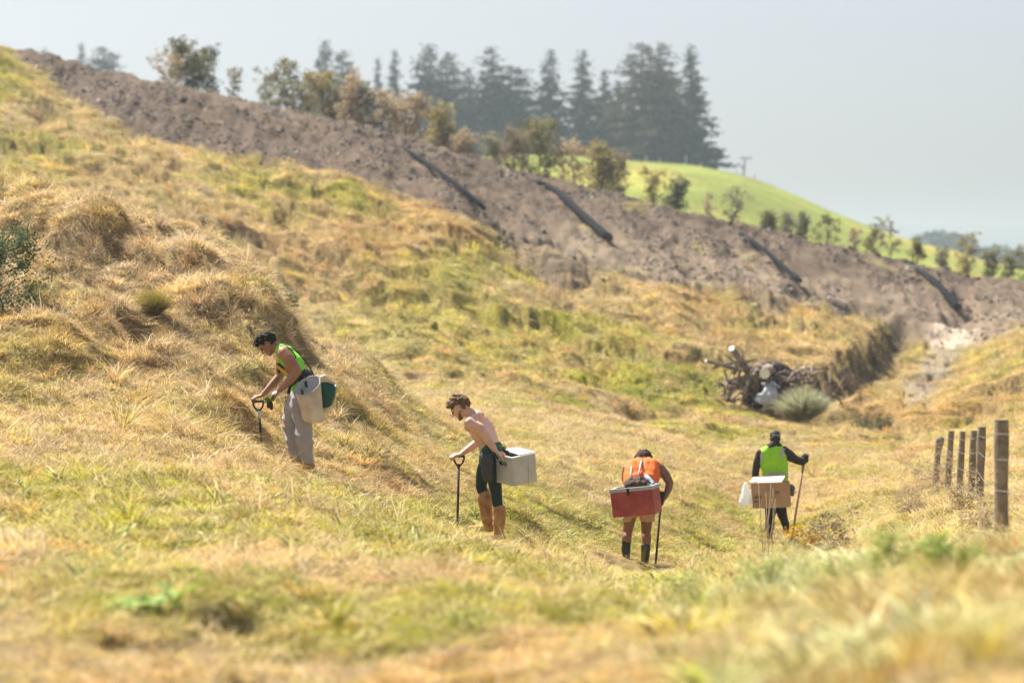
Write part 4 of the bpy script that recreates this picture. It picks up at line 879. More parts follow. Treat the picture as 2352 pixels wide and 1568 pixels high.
Cp.cap(g(-.05, .09, .03), .010, g(.05, .09, .03), .010); Cp.cap(g(-.035, .14, .02), .008, g(.035, .14, .02), .008); Cp.cap(g(0, .09, .03), .010, g(0, .15, .02), .008); cp = skinned(Cp, "cap", mat("black_cap", (.022, .030, .036), .7, .2, 20), p4, .006, 3)
tape("cap_strap", [g(-.06, -.088, .03), g(-.03, -.112, .028), g(.03, -.112, .028), g(.06, -.088, .03)], .014, ax[2], -ax[1], M_refl, cp, .003)
Sw = Mesh(); torso(Sw, [(Q(565, 720, .02), .078, .103), (Q(550, 520, .04), .10, .112), (Q(545, 400, .04), .125, .086), (Q(560, 330, .05), .03, .080)], rt)
Sw.chain([(Q(680, 385, .03), .078), (Q(745, 440, .05), .082), (Q(835, 500, .10), .066), (Q(905, 520, .12), .062), (Q(942, 500, .13), .058)]); Sw.cap(Q(945, 500, .14), .056, Q(945, 465, .14), .052)
Sw.chain([(Q(385, 420, .02), .074), (Q(345, 530, .05), .066), (Q(325, 640, .08), .058), (Q(318, 715, .12), .050)])
skinned(Sw, "sweater", M_brn, p4, .008, 4, .012, 10, 31)
gl = Mesh(); gl.cap(Q(940, 442, .14), .045, Q(950, 470, .14), .05); hand(gl, Q(930, 455, .12), (.3, .5, .2), (.0, .2, -1), (50, 65, 40), 1, 1.15); skinned(gl, "glove", mat("grey_glove", (.16, .16, .145), .9, .3, 25), p4, .006, 2)
Vt = Mesh(); torso(Vt, [(Q(580, 745, .01), .085, .112), (Q(572, 640, .02), .085, .118), (Q(548, 520, .03), .10, .126), (Q(540, 420, .03), .115, .105), (Q(550, 370, .03), .085, .080)], rt)
Vt.cap(Q(455, 385, .02), .05, Q(640, 360, .02), .055)
vest = skinned(Vt, "vest", M_lime2, p4, .008, 4, .010, 10, 33)
def on_back(x, y, d=-.1): return Q(x, y, d)
def hug(P, D0, D1):   # puts points on the back of the vest
    dg = bpy.context.evaluated_depsgraph_get(); out = []; sh = parent_origin(vest)
    for p in P:
        o = V3(p)-sh; d = Vector((0, 1, 0)); ok, loc, nor, ix = vest.ray_cast(o-d*1.0, d)
        out.append((loc+sh-d*.006) if ok else V3(p))
    return out
bpy.context.view_layer.update()
tape("reflective_band", hug([Q(x, y, 0) for x, y in ((432, 690), (470, 683), (520, 676), (575, 672), (640, 672), (690, 678), (715, 684))], 0, 0), .052, (0, 0, 1), (0, -1, 0), M_refl, vest)
tape("reflective_band", hug([Q(x, y, 0) for x, y in ((672, 345), (662, 375), (652, 410), (645, 455))], 0, 0), .052, (1, 0, 0), (0, -1, 0), M_refl, vest)
tape("reflective_band", hug([Q(x, y, 0) for x, y in ((405, 400), (395, 440), (398, 480), (405, 510))], 0, 0), .050, (1, 0, 0), (0, -1, 0), M_refl, vest)
Tr = Mesh(); torso(Tr, [(Q(560, 780, .01), .085, .105), (Q(560, 900, 0), .085, .11)], rt); Tr.chain([(Q(505, 930, 0), .102), (Q(515, 1150, .06), .088), (Q(500, 1360, .0), .066)]); Tr.chain([(Q(620, 930, 0), .10), (Q(655, 1170, .1), .080), (Q(705, 1320, .18), .055)])
skinned(Tr, "trousers", M_navy, p4, .009, 3, .012, 10, 34)
for (b, f_) in (((500, 1400, 0), (.1, 1, 0)), ((705, 1335, .18), (.1, .9, 0))): bo = Mesh(); foot(bo, Q(*b), f_, .055); bo.cap(Q(*b)+Vector((0, 0, .06)), .058, Q(*b), .055); skinned(bo, "boot", mat("brown_boot", (.13, .065, .04), .7, .3, 12), p4, .008, 2)
cbm = mat("cardboard", (.44, .275, .175), .85, .10, 4, .1, 30, col2=(.53, .34, .23)); cbl = mat("cardboard_painted_sunlit", (.66, .55, .44), .85, .05, 6)  # flap cardboard made paler, with sunlight put into its colour
bx = thing("cardboard_box", "brown cardboard box with open flaps and faint print on the back of the capped person", "box", Q(520, 1110, -.4))
TL, TR, BR, BL = Q(262, 795, -.50), Q(757, 778, -.50), Q(768, 1088, -.48), Q(292, 1108, -.48); dp = Vector((.03, .30, 0))
def pn(q, off): return Mesh().prism(q, off)
i_ = Vector((0, .006, 0)); pn([TL, TR, BR, BL], i_).build("front_wall", cbm, bx); pn([p+dp for p in (TL, TR, BR, BL)], -i_).build("back_wall", cbm, bx)
pn([TL+i_*1.2, TL+dp-i_*1.2, BL+dp-i_*1.2, BL+i_*1.2], (.006, 0, 0)).build("end_wall", cbm, bx); pn([TR+i_*1.2, TR+dp-i_*1.2, BR+dp-i_*1.2, BR+i_*1.2], (-.006, 0, 0)).build("end_wall", cbm, bx)
pn([BL+i_*1.2, BR+i_*1.2, BR+dp-i_*1.2, BL+dp-i_*1.2], (0, 0, .006)).build("base", cbm, bx)
pn([TL+Vector((-.01, -.004, .003)), Q(655, 772, -.504), Q(695, 700, -.30), Q(385, 716, -.30)], (0, .002, .006)).build("flap", cbl, bx); pn([Q(246, 783, -.50), Q(335, 775, -.50)+Vector((0, .003, .002)), Q(368, 712, -.25), Q(290, 716, -.25)], (0, .002, .006)).build("flap", cbl, bx)
m_ = Mesh(); m_.tube([Q(248, 792, -.515), Q(400, 783, -.515), Q(655, 779, -.515)], .007, 6); m_.build("folded_edge", cbl, bx)
def print_on(txt, p, size, xdir, mtl, parent):
    cu = bpy.data.curves.new("print", 'FONT'); cu.body = txt; cu.size = size; cu.extrude = .0008; o = bpy.data.objects.new("print", cu); COL.objects.link(o)
    dg = bpy.context.evaluated_depsgraph_get(); me = bpy.data.meshes.new_from_object(o.evaluated_get(dg)); bpy.data.objects.remove(o); me.name = "print"
    x = V3(xdir).normalized(); z = Vector((0, 0, 1)); z = (z-x*z.dot(x)).normalized(); M4 = Matrix((x, z, x.cross(z))).transposed().to_4x4(); M4.translation = V3(p)-parent_origin(parent)
    me.transform(M4); return mobj("print", me, mtl, parent)
ink = mat("faded_black_ink", (.055, .040, .035), .9); xd = TR-TL
print_on("abit", Q(302, 980, -.494), .085, xd, ink, bx); print_on("ery", Q(305, 1035, -.492), .085, xd, ink, bx); print_on("M", Q(572, 932, -.505), .085, xd, ink, bx)
pbg = thing("plastic_bag", "crumpled clear white plastic bag hanging off the left end of the cardboard box", "plastic bag", Q(200, 1085, -.45)); m_ = Mesh()
for (a, b, r0, r1) in (((205, 800), (200, 880), .030, .055), ((200, 880), (190, 990), .055, .075), ((190, 990), (170, 1040), .072, .060), ((215, 900), (250, 1010), .05, .055), ((165, 940), (135, 1030), .035, .030), ((235, 960), (285, 960), .04, .02)): m_.cap(Q(*a, -.42), r0, Q(*b, -.42), r1)
skinned(m_, "film", mat("clear_white_film", (.86, .89, .90), .22, .06, 14, .9, 40, trans=.45, spec=.6), pbg, .007, 1, .022, 16, 41)
gs = thing("planting_bag", "grey green bag at the right end of the cardboard box", "bag", Q(780, 945, -.3)); m_ = Mesh(); m_.cap(Q(775, 840, -.28), .052, Q(785, 925, -.28), .034); m_.cap(Q(758, 815, -.28), .02, Q(800, 850, -.28), .03); skinned(m_, "bag_body", mat("grey_green_sack", (.12, .14, .125), .8, .2, 12), gs, .008, 2, .010, 14, 42)
spade("long wooden spade leaning under the raised arm of the capped person", Q(925, 560, .14), Q(820, 1230, .06), (1, 0, 0), M_wood, M_wood, grip="T", r=.017)
# ================================================================== foliage builders
def mat_leaf(name, ca, cb, trans=.35):
    m = bpy.data.materials.new(name); m.use_nodes = True; nt = m.node_tree; L = nt.links; b = nt.nodes["Principled BSDF"]; out = nt.nodes["Material Output"]
    b.inputs["Roughness"].default_value = .6; b.inputs["Specular IOR Level"].default_value = .2
    v = N(nt, "ShaderNodeAttribute"); v.attribute_name = "bcol"; cr = N(nt, "ShaderNodeValToRGB")
    cr.color_ramp.elements[0].color = (*ca, 1); cr.color_ramp.elements[1].color = (*cb, 1); L.new(v.outputs["Fac"], cr.inputs[0]); L.new(cr.outputs[0], b.inputs["Base Color"])
    t = N(nt, "ShaderNodeBsdfTranslucent"); L.new(cr.outputs[0], t.inputs[0]); ms = N(nt, "ShaderNodeMixShader"); ms.inputs[0].default_value = trans
    L.new(b.outputs[0], ms.inputs[1]); L.new(t.outputs[0], ms.inputs[2]); L.new(ms.outputs[0], out.inputs[0]); return m
def leaf_mesh(name, C, size, seed, droop=0.0, aspect=.45, col=None):
    """one small leaf blade per centre in C"""
    r = np.random.default_rng(seed); C = np.asarray(C); n = len(C); d = r.normal(0, 1, (n, 3)); d[:, 2] = d[:, 2]*.6-droop; d /= np.linalg.norm(d, axis=1)[:, None]
    s = r.normal(0, 1, (n, 3)); s -= d*(s*d).sum(1)[:, None]; s /= np.linalg.norm(s, axis=1)[:, None]; z = (size*r.uniform(.6, 1.3, n))[:, None]
    V = np.stack([C-d*z*.5, C+s*z*aspect*.5, C+d*z*.5, C-s*z*aspect*.5], 1).reshape(-1, 3); me = np_mesh(name, V, np.arange(4*n).reshape(n, 4), False)
    a = me.attributes.new("bcol", 'FLOAT', 'POINT'); v = r.uniform(0, 1, n) if col is None else np.clip(col+r.normal(0, .16, n), 0, 1); a.data.foreach_set("value", np.repeat(v, 4).astype(np.float32)); return me
M_bark = mat("bark", (.20, .155, .12), .9, .25, 9, .5, 30); M_barkd = mat("dark_bark", (.09, .075, .065), .9, .25, 9)
def limbs(M, h, n, rad, r, spread, lean=0.0, low=.15):
    """trunk with branches; returns branch polylines"""
    top = np.array([lean*h*.3, 0, h*.92]); tr = [np.array([0, 0, -.15])]
    for i in range(1, 6): t = i/5; tr.append(top*t+np.array([r.normal(0, .03*h), r.normal(0, .03*h), 0])*(t < 1))
    M.tube(tr, [rad*(1-.85*i/5) for i in range(6)], 6); out = []
    for k in range(n):
        t = low+(1-low)*(k+r.uniform(0, 1))/n*.9; i = min(int(t*5), 4); f = t*5-i; p = tr[i]*(1-f)+tr[i+1]*f
        a = r.uniform(0, 2*math.pi); ln = spread(t)*r.uniform(.7, 1.15); up = r.uniform(.25, .9)*ln*.8
        q = [p, p+np.array([math.cos(a)*ln*.5, math.sin(a)*ln*.5, up*.35]), p+np.array([math.cos(a)*ln, math.sin(a)*ln, up])]
        M.tube(q, [rad*.35*(1-t*.5), rad*.2, rad*.07], 5); out.append(q)
    out.append([tr[3], tr[4], tr[5]]); return out
def bush_mesh(seed, h, w, nb, leaves, lsize, cl, spread_kind, low=.15, rad=.05, top_light=True):
    r = np.random.default_rng(seed); M = Mesh()
    sp = {"round": lambda t: w*.5*math.sin(math.pi*min(1, .12+t*.85))**.6, "cone": lambda t: w*.5*(1.05-t)**.8, "fan": lambda t: w*.5*(.35+.65*t)}[spread_kind]
    B = limbs(M, h, nb, rad, r, sp, r.normal(0, .15), low); C = []; cc = []
    for q in B:
        k = int(leaves/len(B)*r.uniform(.4, 1.6)); shade = r.uniform(.15, .85)
        for _ in range(max(4, k//14)):
            t = r.uniform(.45, 1.08); c = q[1]*(1-max(0, t*2-1))+q[2]*max(0, t*2-1) if t > .5 else q[0]*(1-t*2)+q[1]*t*2
            c = c+r.normal(0, cl*.8, 3); m_ = 14; P = c+r.normal(0, cl*.62, (m_, 3))*np.array([1, 1, .75]); C.append(P); cc += [shade+r.normal(0, .12)]*m_
    C = np.concatenate(C); C[:, 2] = np.maximum(C[:, 2], .08); return M, leaf_mesh("crown", C, lsize, seed, .1, .5, np.array(cc[:len(C)]))
def put_tree(name, label, cat, u, ytop, D, wpx, style, ml, seed, group, zf=None, mbk=None):
    zb = float((zf or ground_z)(np.array([float(u)]), np.array([float(D)]))[0]); P = Vector(((u-CX)/FS*D, D, zb)); h = float(Zof(ytop, D))-zb; w = wpx/FS*D
    nb, lv, ls, cl, kind, low, rad = style
    M, cm = bush_mesh(seed, h, w, nb, lv, ls, cl, kind, low, rad); t = thing(name, label, cat, P, group)
    me = M.mesh("trunk", True); mobj("trunk", me, mbk or M_bark, t); cm.materials.append(ml); mobj("crown", cm, None, t); return t
ML = dict(olive=mat_leaf("olive_leaf", (.07, .075, .03), (.34, .31, .11)), gold=mat_leaf("golden_olive_leaf", (.17, .145, .05), (.50, .41, .15)), tan=mat_leaf("tan_leaf", (.27, .20, .12), (.58, .46, .28)),
 dark=mat_leaf("dark_leaf", (.04, .05, .03), (.17, .18, .08)), grey=mat_leaf("grey_green_leaf", (.16, .17, .10), (.40, .37, .22)), brown=mat_leaf("brown_leaf", (.16, .125, .07), (.42, .33, .19)))
DENSE = (44, 3600, .15, .19, "round", .02, .05); MID = (32, 1900, .13, .17, "round", .04, .045); THIN = (22, 750, .12, .13, "fan", .1, .035); CONE = (26, 1300, .12, .14, "cone", .03, .04); SAP = (20, 620, .11, .12, "round", .12, .035); SAPC = (20, 560, .11, .11, "cone", .12, .035); BARE = (16, 170, .10, .09, "fan", .15, .03)
TREES = [
 (392,118,100,THIN,"tan","wispy tan shrub on the ridge at the left edge of the leftmost green clump"),
 (432,90,95,DENSE,"olive","tall olive green bushy shrub, leftmost big one on the ridge skyline"),
 (478,98,62,MID,"dark","dark narrow shrub on the skyline touching the leftmost olive clump on its right"),
 (541,148,46,BARE,"grey","tiny sparse shrub alone on the skyline right of the leftmost clump"),
 (612,150,64,THIN,"grey","open grey green shrub before the skyline gap, left of the pointed one"),
 (648,126,74,MID,"olive","pointed olive shrub on the ridge with a spiky top"),
 (692,192,60,MID,"olive","low olive shrub tucked right of the spiky topped one"),
 (735,160,96,DENSE,"gold","broad golden olive shrub on the ridge left of the dark one"),
 (806,152,62,MID,"tan","tall tan tipped shrub leaning on the dark one"),
 (826,185,84,DENSE,"dark","dense dark green shrub on the ridge left of the two tan ones"),
 (882,200,72,MID,"tan","pale tan shrub directly right of the dense dark one"),
 (935,208,92,DENSE,"tan","broad reddish tan shrub in front of the first big conifers"),
 (1010,232,64,DENSE,"gold","upright yellow green shrub just right of the broad tan one"),
 (1062,298,44,MID,"tan","small tan shrub low on the ridge below the conifers"),
 (1136,304,46,MID,"grey","small grey green shrub at the left end of the visible green hill"),
 (1184,290,64,MID,"brown","brown open shrub leaning against the biggest olive shrub"),
 (1235,266,118,DENSE,"olive","biggest olive and brown shrub in the middle of the ridge"),
 (1318,318,92,MID,"tan","rounded pinkish tan shrub on the ridge in the picture's middle"),
 (1378,318,84,DENSE,"gold","golden olive shrub right of the pinkish tan one"),
 (1420,345,54,MID,"brown","narrow brownish shrub overlapping the golden one's right side"),
 (1500,382,58,THIN,"gold","sparse yellowish shrub before the green hill's fence posts"),
 (1550,405,50,MID,"dark","small dark round shrub before the green hill"),
 (1625,440,40,BARE,"tan","faint leafless tan shrub on the green slope below the power pole"),
 (1690,428,74,THIN,"grey","grey branching sapling standing below the power pole"),
 (1766,482,38,CONE,"olive","small cone shaped sapling, first of three little ones in a row"),
 (1806,488,38,THIN,"grey","thin grey sapling, middle of three little ones in a row"),
 (1840,488,34,THIN,"grey","slender pale sapling, last of three little ones in a row"),
 (1900,484,62,SAP,"olive","round headed dark olive sapling crossing the green hill's skyline"),
 (1962,520,30,BARE,"tan","barely leafed twiggy sapling between two bushier ones"),
 (2003,508,64,SAPC,"olive","dark conical sapling crossing the lower skyline"),
 (2046,502,86,BARE,"grey","bare branching sapling spreading against the sky right of the conical one"),
 (2106,545,46,SAPC,"olive","small conical sapling before the far wooded hill"),
 (2163,566,34,THIN,"grey","faint slim sapling before the far wooded hill"),
 (2221,534,60,THIN,"gold","open yellowish sapling right of the far wooded hill"),
 (2271,566,40,THIN,"olive","narrow sapling between the open yellowish one and the right edge"),
 (2318,575,46,SAPC,"olive","low dense sapling next to the right edge"),
 (2345,556,60,SAP,"olive","dark rounded sapling cut by the right edge of the picture"),
]
for i, (u_, yt, wp, st_, c_, lb) in enumerate(TREES):
    put_tree("ridge_shrub" if u_ < 1600 else "sapling", lb, "shrub" if u_ < 1600 else "sapling", u_, yt, 132.5+((i*37) % 5)*.9, wp, st_, ML[c_], 500+i, "shrubs and saplings along the bare ridge")

# ---- tall conifers behind the green hill
M_con = mat_leaf("conifer_needles", (.016, .026, .022), (.070, .085, .060), .2); M_con2 = mat_leaf("browner_conifer_needles", (.035, .038, .024), (.16, .14, .085), .2)
def conifer_mesh(seed, kind):
    """unit tree, 1 high, 1 wide"""
    r = np.random.default_rng(seed); M = Mesh(); M.tube([(0, 0, -.02), (r.normal(0, .02), 0, .5), (0, 0, .99)], [.022, .014, .003], 6)
    C = []; cc = []; nl = 64
    for k in range(nl):
        t = .03+.96*(k/nl); prof = {"cone": (1-t)**.78, "spire": (1-t)**.9*.95+.02, "broad": min(1, (1-t)*2.2)**.6*.95, "dome": math.sqrt(max(0, 1-(max(0, t-.25)/.75)**2.2))}[kind]
        prof *= .80+.35*math.sin(k*1.7+seed)*r.uniform(.3, 1)
        gapa = r.uniform(0, 6.28); gapw = r.uniform(.2, 1.1)
        for b in range(int(3+8*prof)):
            a = r.uniform(0, 2*math.pi)
            if abs((a-gapa+math.pi) % (2*math.pi)-math.pi) < gapw: continue
            ln = .5*prof*r.uniform(.45, 1.15)+.006; sh = r.uniform(.1, .8)
            m_ = int(6+30*prof); f = r.uniform(.15, 1, m_)**.8; P = np.stack([np.cos(a)*ln*f, np.sin(a)*ln*f, t+.018*f-.045*f*f*prof+0*f], 1)+np.stack([r.normal(0, .03, m_), r.normal(0, .03, m_), -np.abs(r.normal(0, .013, m_))], 1)
            C.append(P); cc += [sh]*m_
    C = np.concatenate(C); C[:, 2] = np.clip(C[:, 2], .005, 1.0)
    d = r.normal(0, 1, (len(C), 3)); n = len(C); s = .0135*r.uniform(.5, 1.5, n)*(.35+.85*np.clip(1.15-C[:, 2], 0, 1)); V = []
    ang = r.uniform(0, 2*math.pi, n); dx = np.stack([np.cos(ang)*s*3.2, np.sin(ang)*s*3.2, -s*.45], 1); dz = np.stack([r.normal(0, .3, n)*s, r.normal(0, .3, n)*s, -s*.85], 1)
    V = np.stack([C-dx*.5, C+dx*.5, C+dx*.4+dz, C-dx*.4+dz], 1).reshape(-1, 3); me = np_mesh("crown", V, np.arange(4*n).reshape(n, 4), False)
    at_ = me.attributes.new("bcol", 'FLOAT', 'POINT'); at_.data.foreach_set("value", np.repeat(np.clip(np.array(cc)+r.normal(0, .15, n), 0, 1), 4).astype(np.float32)); return M.mesh("trunk", True), me
PROTO = {}
for i, k in enumerate(("cone", "spire", "broad", "dome", "cone2")):
    tm, cm = conifer_mesh(40+i, k.replace("2", "")); tm.materials.append(M_barkd); cm.materials.append(M_con2 if k == "broad" else M_con); PROTO[k] = (tm, cm)
CONS = [
 (104,104,34,"spire",430,"tiny tip of a far dark tree, leftmost on the skyline"),
 (189,90,44,"spire",430,"slim dark conifer top at the far left, left of the bushier one"),
 (240,102,74,"dome",425,"bushy dark conifer top at the far left of the skyline"),
 (748,86,74,"cone",420,"tall thin topped conifer, left one of the first pair behind the shrubs"),
 (787,110,62,"broad",425,"rounder conifer, right one of the first pair behind the shrubs"),
 (868,126,36,"spire",428,"small slim conifer alone between the first pair and the next"),
 (908,108,50,"spire",422,"slim pointed conifer left of the first big dense clump"),
 (985,96,104,"cone",415,"big conical conifer at the left of the first dense clump"),
 (1026,116,78,"broad",420,"broad conifer overlapping the big conical one's right side"),
 (1076,150,62,"spire",424,"narrow conifer at the left of the second dense clump"),
 (1128,103,96,"cone2",414,"tall pointed conifer in the middle of the second dense clump"),
 (1172,146,92,"dome",420,"round shouldered conifer at the right of the second dense clump"),
 (1265,108,66,"cone",416,"pointed conifer standing first after the sky gap, left of the third clump"),
 (1338,110,84,"cone2",413,"tall pointed conifer near the left of the third clump"),
 (1388,156,66,"spire",420,"shorter slim conifer in the middle of the third clump"),
 (1418,180,60,"cone",424,"shortest conifer of the third clump, before the widest one"),
 (1474,94,112,"broad",410,"widest conifer with brownish foliage and see through lower trunk gaps"),
 (1516,92,86,"broad",416,"blunt topped conifer touching the widest one's right side"),
 (1586,99,84,"cone",407,"rightmost conifer, tall and pointed at the end of the row"),
 (1550,190,80,"cone2",420,"lower conifer filling the gap left of the rightmost one"),
]
for i, (u_, yt, wp, k, D, lb) in enumerate(CONS):
    zb = float(hill_z(np.array([float(u_)]), np.array([float(D)]))[0])-.4; P = Vector(((u_-CX)/FS*D, D, zb)); h = float(Zof(yt, D))-zb; w_ = wp/FS*D*(2.25 if u_ > 1300 else 2.75)
    t = thing("conifer", lb, "conifer", P, "tall conifers behind the green hill"); t.scale = (w_, w_, h); t.rotation_euler = (0, 0, i*1.3)
    for nm, me in zip(("trunk", "crown"), PROTO[k]): mobj(nm, me, None, t)

# ---- far wooded rise
def far_z(u, D):
    yc = np.interp(u, [1900, 2075, 2095, 2130, 2160, 2200, 2228, 2250, 2290, 2330, 2400, 2900, 4000], [640, 596, 558, 545, 544, 553, 566, 582, 580, 590, 604, 612, 620.])
    zc = Zof(yc, 900.); return -9+(zc+9)*np.exp(-((D-900)/60.)**2)
me, fu, fD = polar_sheet("wooded_rise", np.arange(1900, 4001, 10).astype(float), np.linspace(760, 1040, 40), far_z)
set_col(me, np.array([.07, .09, .045])[None, :]*np.ones((len(fu), 1))); tag(mobj("wooded_rise", me, M_pasture), kind="structure")
u_ = rng.uniform(2070, 2700, 9000); D_ = rng.uniform(840, 930, 9000); zz = far_z(u_, D_); k = zz > -4; u_, D_, zz = u_[k], D_[k], zz[k]
C = np.stack([(u_-CX)/FS*D_, D_, zz+np.abs(rng.normal(0, 1.0, len(u_)))*(.4+fbm(u_/9, D_/20, 7))], 1)
me = leaf_mesh("far_woodland", C, 1.9, 77, 0, .8); me.materials.append(mat_leaf("far_wood_leaf", (.015, .025, .016), (.07, .085, .04), .15)); tag(mobj("far_woodland", me), "dark woodland covering the far hill at the right", "woodland", kind="stuff")

# ================================================================== fences, poles, drains
FW = []
M_post = mat("weathered_post", (.21, .165, .12), .95, .3, 9, .8, 30, col2=(.36, .30, .23), spec=.1); M_wire = mat("fence_wire", (.35, .35, .35), .5, metal=.6)
F0 = Vector(((2298-CX)/FS*22, 22, float(ground_z([2298.], [22.])[0])))
fc = thing("wire_fence", "old wire fence of leaning grey timber posts running away at the right", "fence", F0)
PO = [(2301, 963, 22, .057, 0.0), (2256, 980, 38, .060, .035), (2238, 988, 40, .052, .04), (2212, 990, 42.5, .050, .05), (2186, 989, 44.5, .052, .06), (2158, 1008, 47.5, .055, .06)]
tops = []
for i, (u_, yt, D, r_, lean) in enumerate(PO):
    T = at(u_, yt, D); X0 = T.x-lean*1.2; zb = float(ground_z([X0/D*FS+CX], [float(D)])[0])-.1; M = Mesh(); n = 14
    prof = [(r_*math.cos(a), r_*math.sin(a)*1.0) for a in np.linspace(0, 2*math.pi, n, endpoint=False)]
    rg = []
    for t in np.linspace(0, 1, 9):
        w_ = 1+.07*math.sin(t*9+i)+(.0 if t < 1 else -.08); c = Vector((X0, D, zb)).lerp(T, t); rg.append([c+Vector((a*w_, b*w_, 0)) for a, b in prof])
    M.rings(rg); 
    if i == 5: M.cap(T+Vector((.02, 0, -.02)), .07, T+Vector((.01, 0, -.14)), .05)
    M.build("post", M_post, fc, False); tops.append((Vector((X0, D, zb)), T))
E = (Vector((5.6, 14.5, -1.9)), Vector((5.6, 14.5, -.75)))
M = Mesh(); M.tube([E[0]+Vector((0, 0, -.2)), E[1]], .05, 12); M.build("post", M_post, fc)
for f in (.25, .5, .72, .9):
    M = Mesh(); P = [E[0].lerp(E[1], f)]+[b.lerp(t, f)+Vector((-.05, -.02, 0)) for b, t in tops]; PP = []
    for a, b in zip(P[:-1], P[1:]): PP += [a, a.lerp(b, .5)+Vector((0, 0, -.03))]
    M.tube(PP+[P[-1]], .0022, 5); M.build("wire", M_wire, fc, True)
T = at(2336, 1066, 60); M = Mesh(); zb = float(ground_z([2336.], [60.])[0]); M.tube([(T.x-.03, 60, zb-.1), (T.x, 60, (zb+T.z)/2), tuple(T)], [.07, .066, .062], 12)
ps = thing("fence_post", "short lone far post at the right edge beyond the big near post", "fence post", Vector((T.x, 60, zb))); M.build("post", M_post, ps)
for i, (u_, D, w_, h_, lb) in enumerate(((2140, 44, 1.0, .55, "brown dead shrub left of the leftmost leaning fence post"), (2090, 40, .8, .40, "small brown dead shrub farthest left of the fence"), (2215, 36, .7, .35, "brown shrub at the feet of the leaning fence posts"), (2268, 25, .5, .30, "dry shrub beside the big near fence post"))):
    FW.append((u_, D, w_, h_, lb))
hf = thing("hilltop_fence", "row of thin pale posts along the top of the green hill", "fence", Vector(((1600-CX)/FS*398, 398, float(hill_z(np.array([1600.]), np.array([398.]))[0]))))
M_pp = mat("pale_post", (.42, .38, .32), .9); pts = []
for u_, hh in ((1398, 1.2), (1440, 1.2), (1484, 1.5), (1515, 1.3), (1575, 2.1), (1609, 1.4), (1652, 1.1), (1690, 1.2), (1733, 1.5), (1776, 1.1), (1830, 1.0)):
    D = 397.; z = float(hill_z(np.array([float(u_)]), np.array([D]))[0]); x = (u_-CX)/FS*D; M = Mesh(); M.tube([(x, D, z-.2), (x, D, z+hh)], .085, 8); M.build("post", M_pp, hf); pts.append(Vector((x, D, z+.9)))
M = Mesh(); M.tube(pts, .012, 4); M.build("wire", M_wire, hf)
D = 378.; x = (1706-CX)/FS*D; z = float(hill_z(np.array([1706.]), np.array([D]))[0]); tz = float(Zof(362, D))
pl = thing("power_pole", "thin leaning power pole with crossarm on the green hill", "power pole", Vector((x, D, z))); M_pole = mat("grey_pole", (.16, .15, .14), .9)
M = Mesh(); M.tube([(x, D, z-.3), (x+.30, D, tz)], [.13, .09], 8); M.build("pole", M_pole, pl); M = Mesh(); M.box((x+.38, D-.12, tz-.12), (.80, 0, .02), (0, .06, 0), (0, 0, .06)); M.build("crossarm", M_pole, pl)
for q in (-.62, 0, .62): M = Mesh(); M.cap((x+.38+q, D-.12, tz-.02), .06, (x+.38+q, D-.12, tz+.10), .045); M.build("insulator", M_pole, pl)
M = Mesh(); M.tube([(x-.25, D-.02, tz-1.3), (x+.05, D-.15, tz-1.25)], .16, 8); M.build("transformer", M_pole, pl)

M_drain = mat("black_drain_pipe", (.012, .013, .016), .95, .2, 6, spec=.08)
def on_slope(u, y, r, D0=84, D1=131):
    D = np.linspace(D0, D1, 900); zz = ground_z(np.full(900, float(u)), D); yy = Yof(zz, D); i = int(np.argmin(np.abs(yy-y))); zb_ = float(base_z(np.array([float(u)]), D[i:i+1])[0]); return Vector(((u-CX)/FS*D[i], D[i], max(float(zz[i]), zb_-.15)+r*1.1))
def drain(label, P, r0, r1, cap_mat=None, name="drain_pipe"):
    a = [on_slope(u, y, r0) for u, y in P]; pts = []
    for p, q in zip(a[:-1], a[1:]):
        for t in np.linspace(0, 1, 6)[:-1]: pts.append(p.lerp(q, t))
    pts.append(a[-1]); n = len(pts)
    for _ in range(8): pts = [pts[0]]+[(pts[i-1]+pts[i]*2+pts[i+1])/4 for i in range(1, n-1)]+[pts[-1]]
    gzs = [float(max(ground_z(np.array([p.x/p.y*FS+CX+e]), np.array([p.y+f]))[0] for e in (-6, 0, 6) for f in (-.6, 0))) for p in pts]
    for i, p in enumerate(pts): p.z = max(p.z, max(gzs[max(0, i-1):i+2])+r0*.7)
    for _ in range(16): 
        for i in range(1, n-1): pts[i].z = (pts[i-1].z+2*pts[i].z+pts[i+1].z)/4
    t = thing(name, label, "drain pipe", pts[-1], None); M = Mesh(); M.tube(pts, [r0+(r1-r0)*i/(n-1) for i in range(n)], 12); M.build("pipe", M_drain if not cap_mat else cap_mat, t, True)
    M = Mesh(); d = (pts[-1]-pts[-2]).normalized(); M.tube([pts[-1], pts[-1]+d*.03], r1*.85, 12); M.build("mouth", M_poly, t); return t, pts
drain("long thin black drain pipe, leftmost on the bare brown slope", [(930, 352), (985, 396), (1045, 443), (1112, 492)], .085, .10)
tB, pB = drain("thickest long black drain pipe, second from the left on the bare slope", [(1256, 432), (1300, 472), (1350, 520), (1400, 563)], .12, .16)
M = Mesh(); M.tube([pB[0]+Vector((-.42, -.05, .08)), pB[0]+Vector((-.1, 0, .06)), pB[0]], .085, 10); M.build("inlet", M_drain, tB, True)
drain("slender black drain pipe, third from the left on the bare slope", [(1700, 542), (1750, 590), (1795, 628), (1837, 664)], .095, .11)
tD, pD = drain("black drain pipe nearest the right edge, with a pale top", [(2108, 632), (2140, 662), (2172, 694), (2202, 722)], .13, .15)
M = Mesh(); M.box(pD[0]+Vector((-.22, -.1, .14)), (.30, .05, .02), (-.03, .16, 0), (0, 0, .05)); M.build("inlet", mat("pale_concrete", (.55, .50, .46), .9), tD)
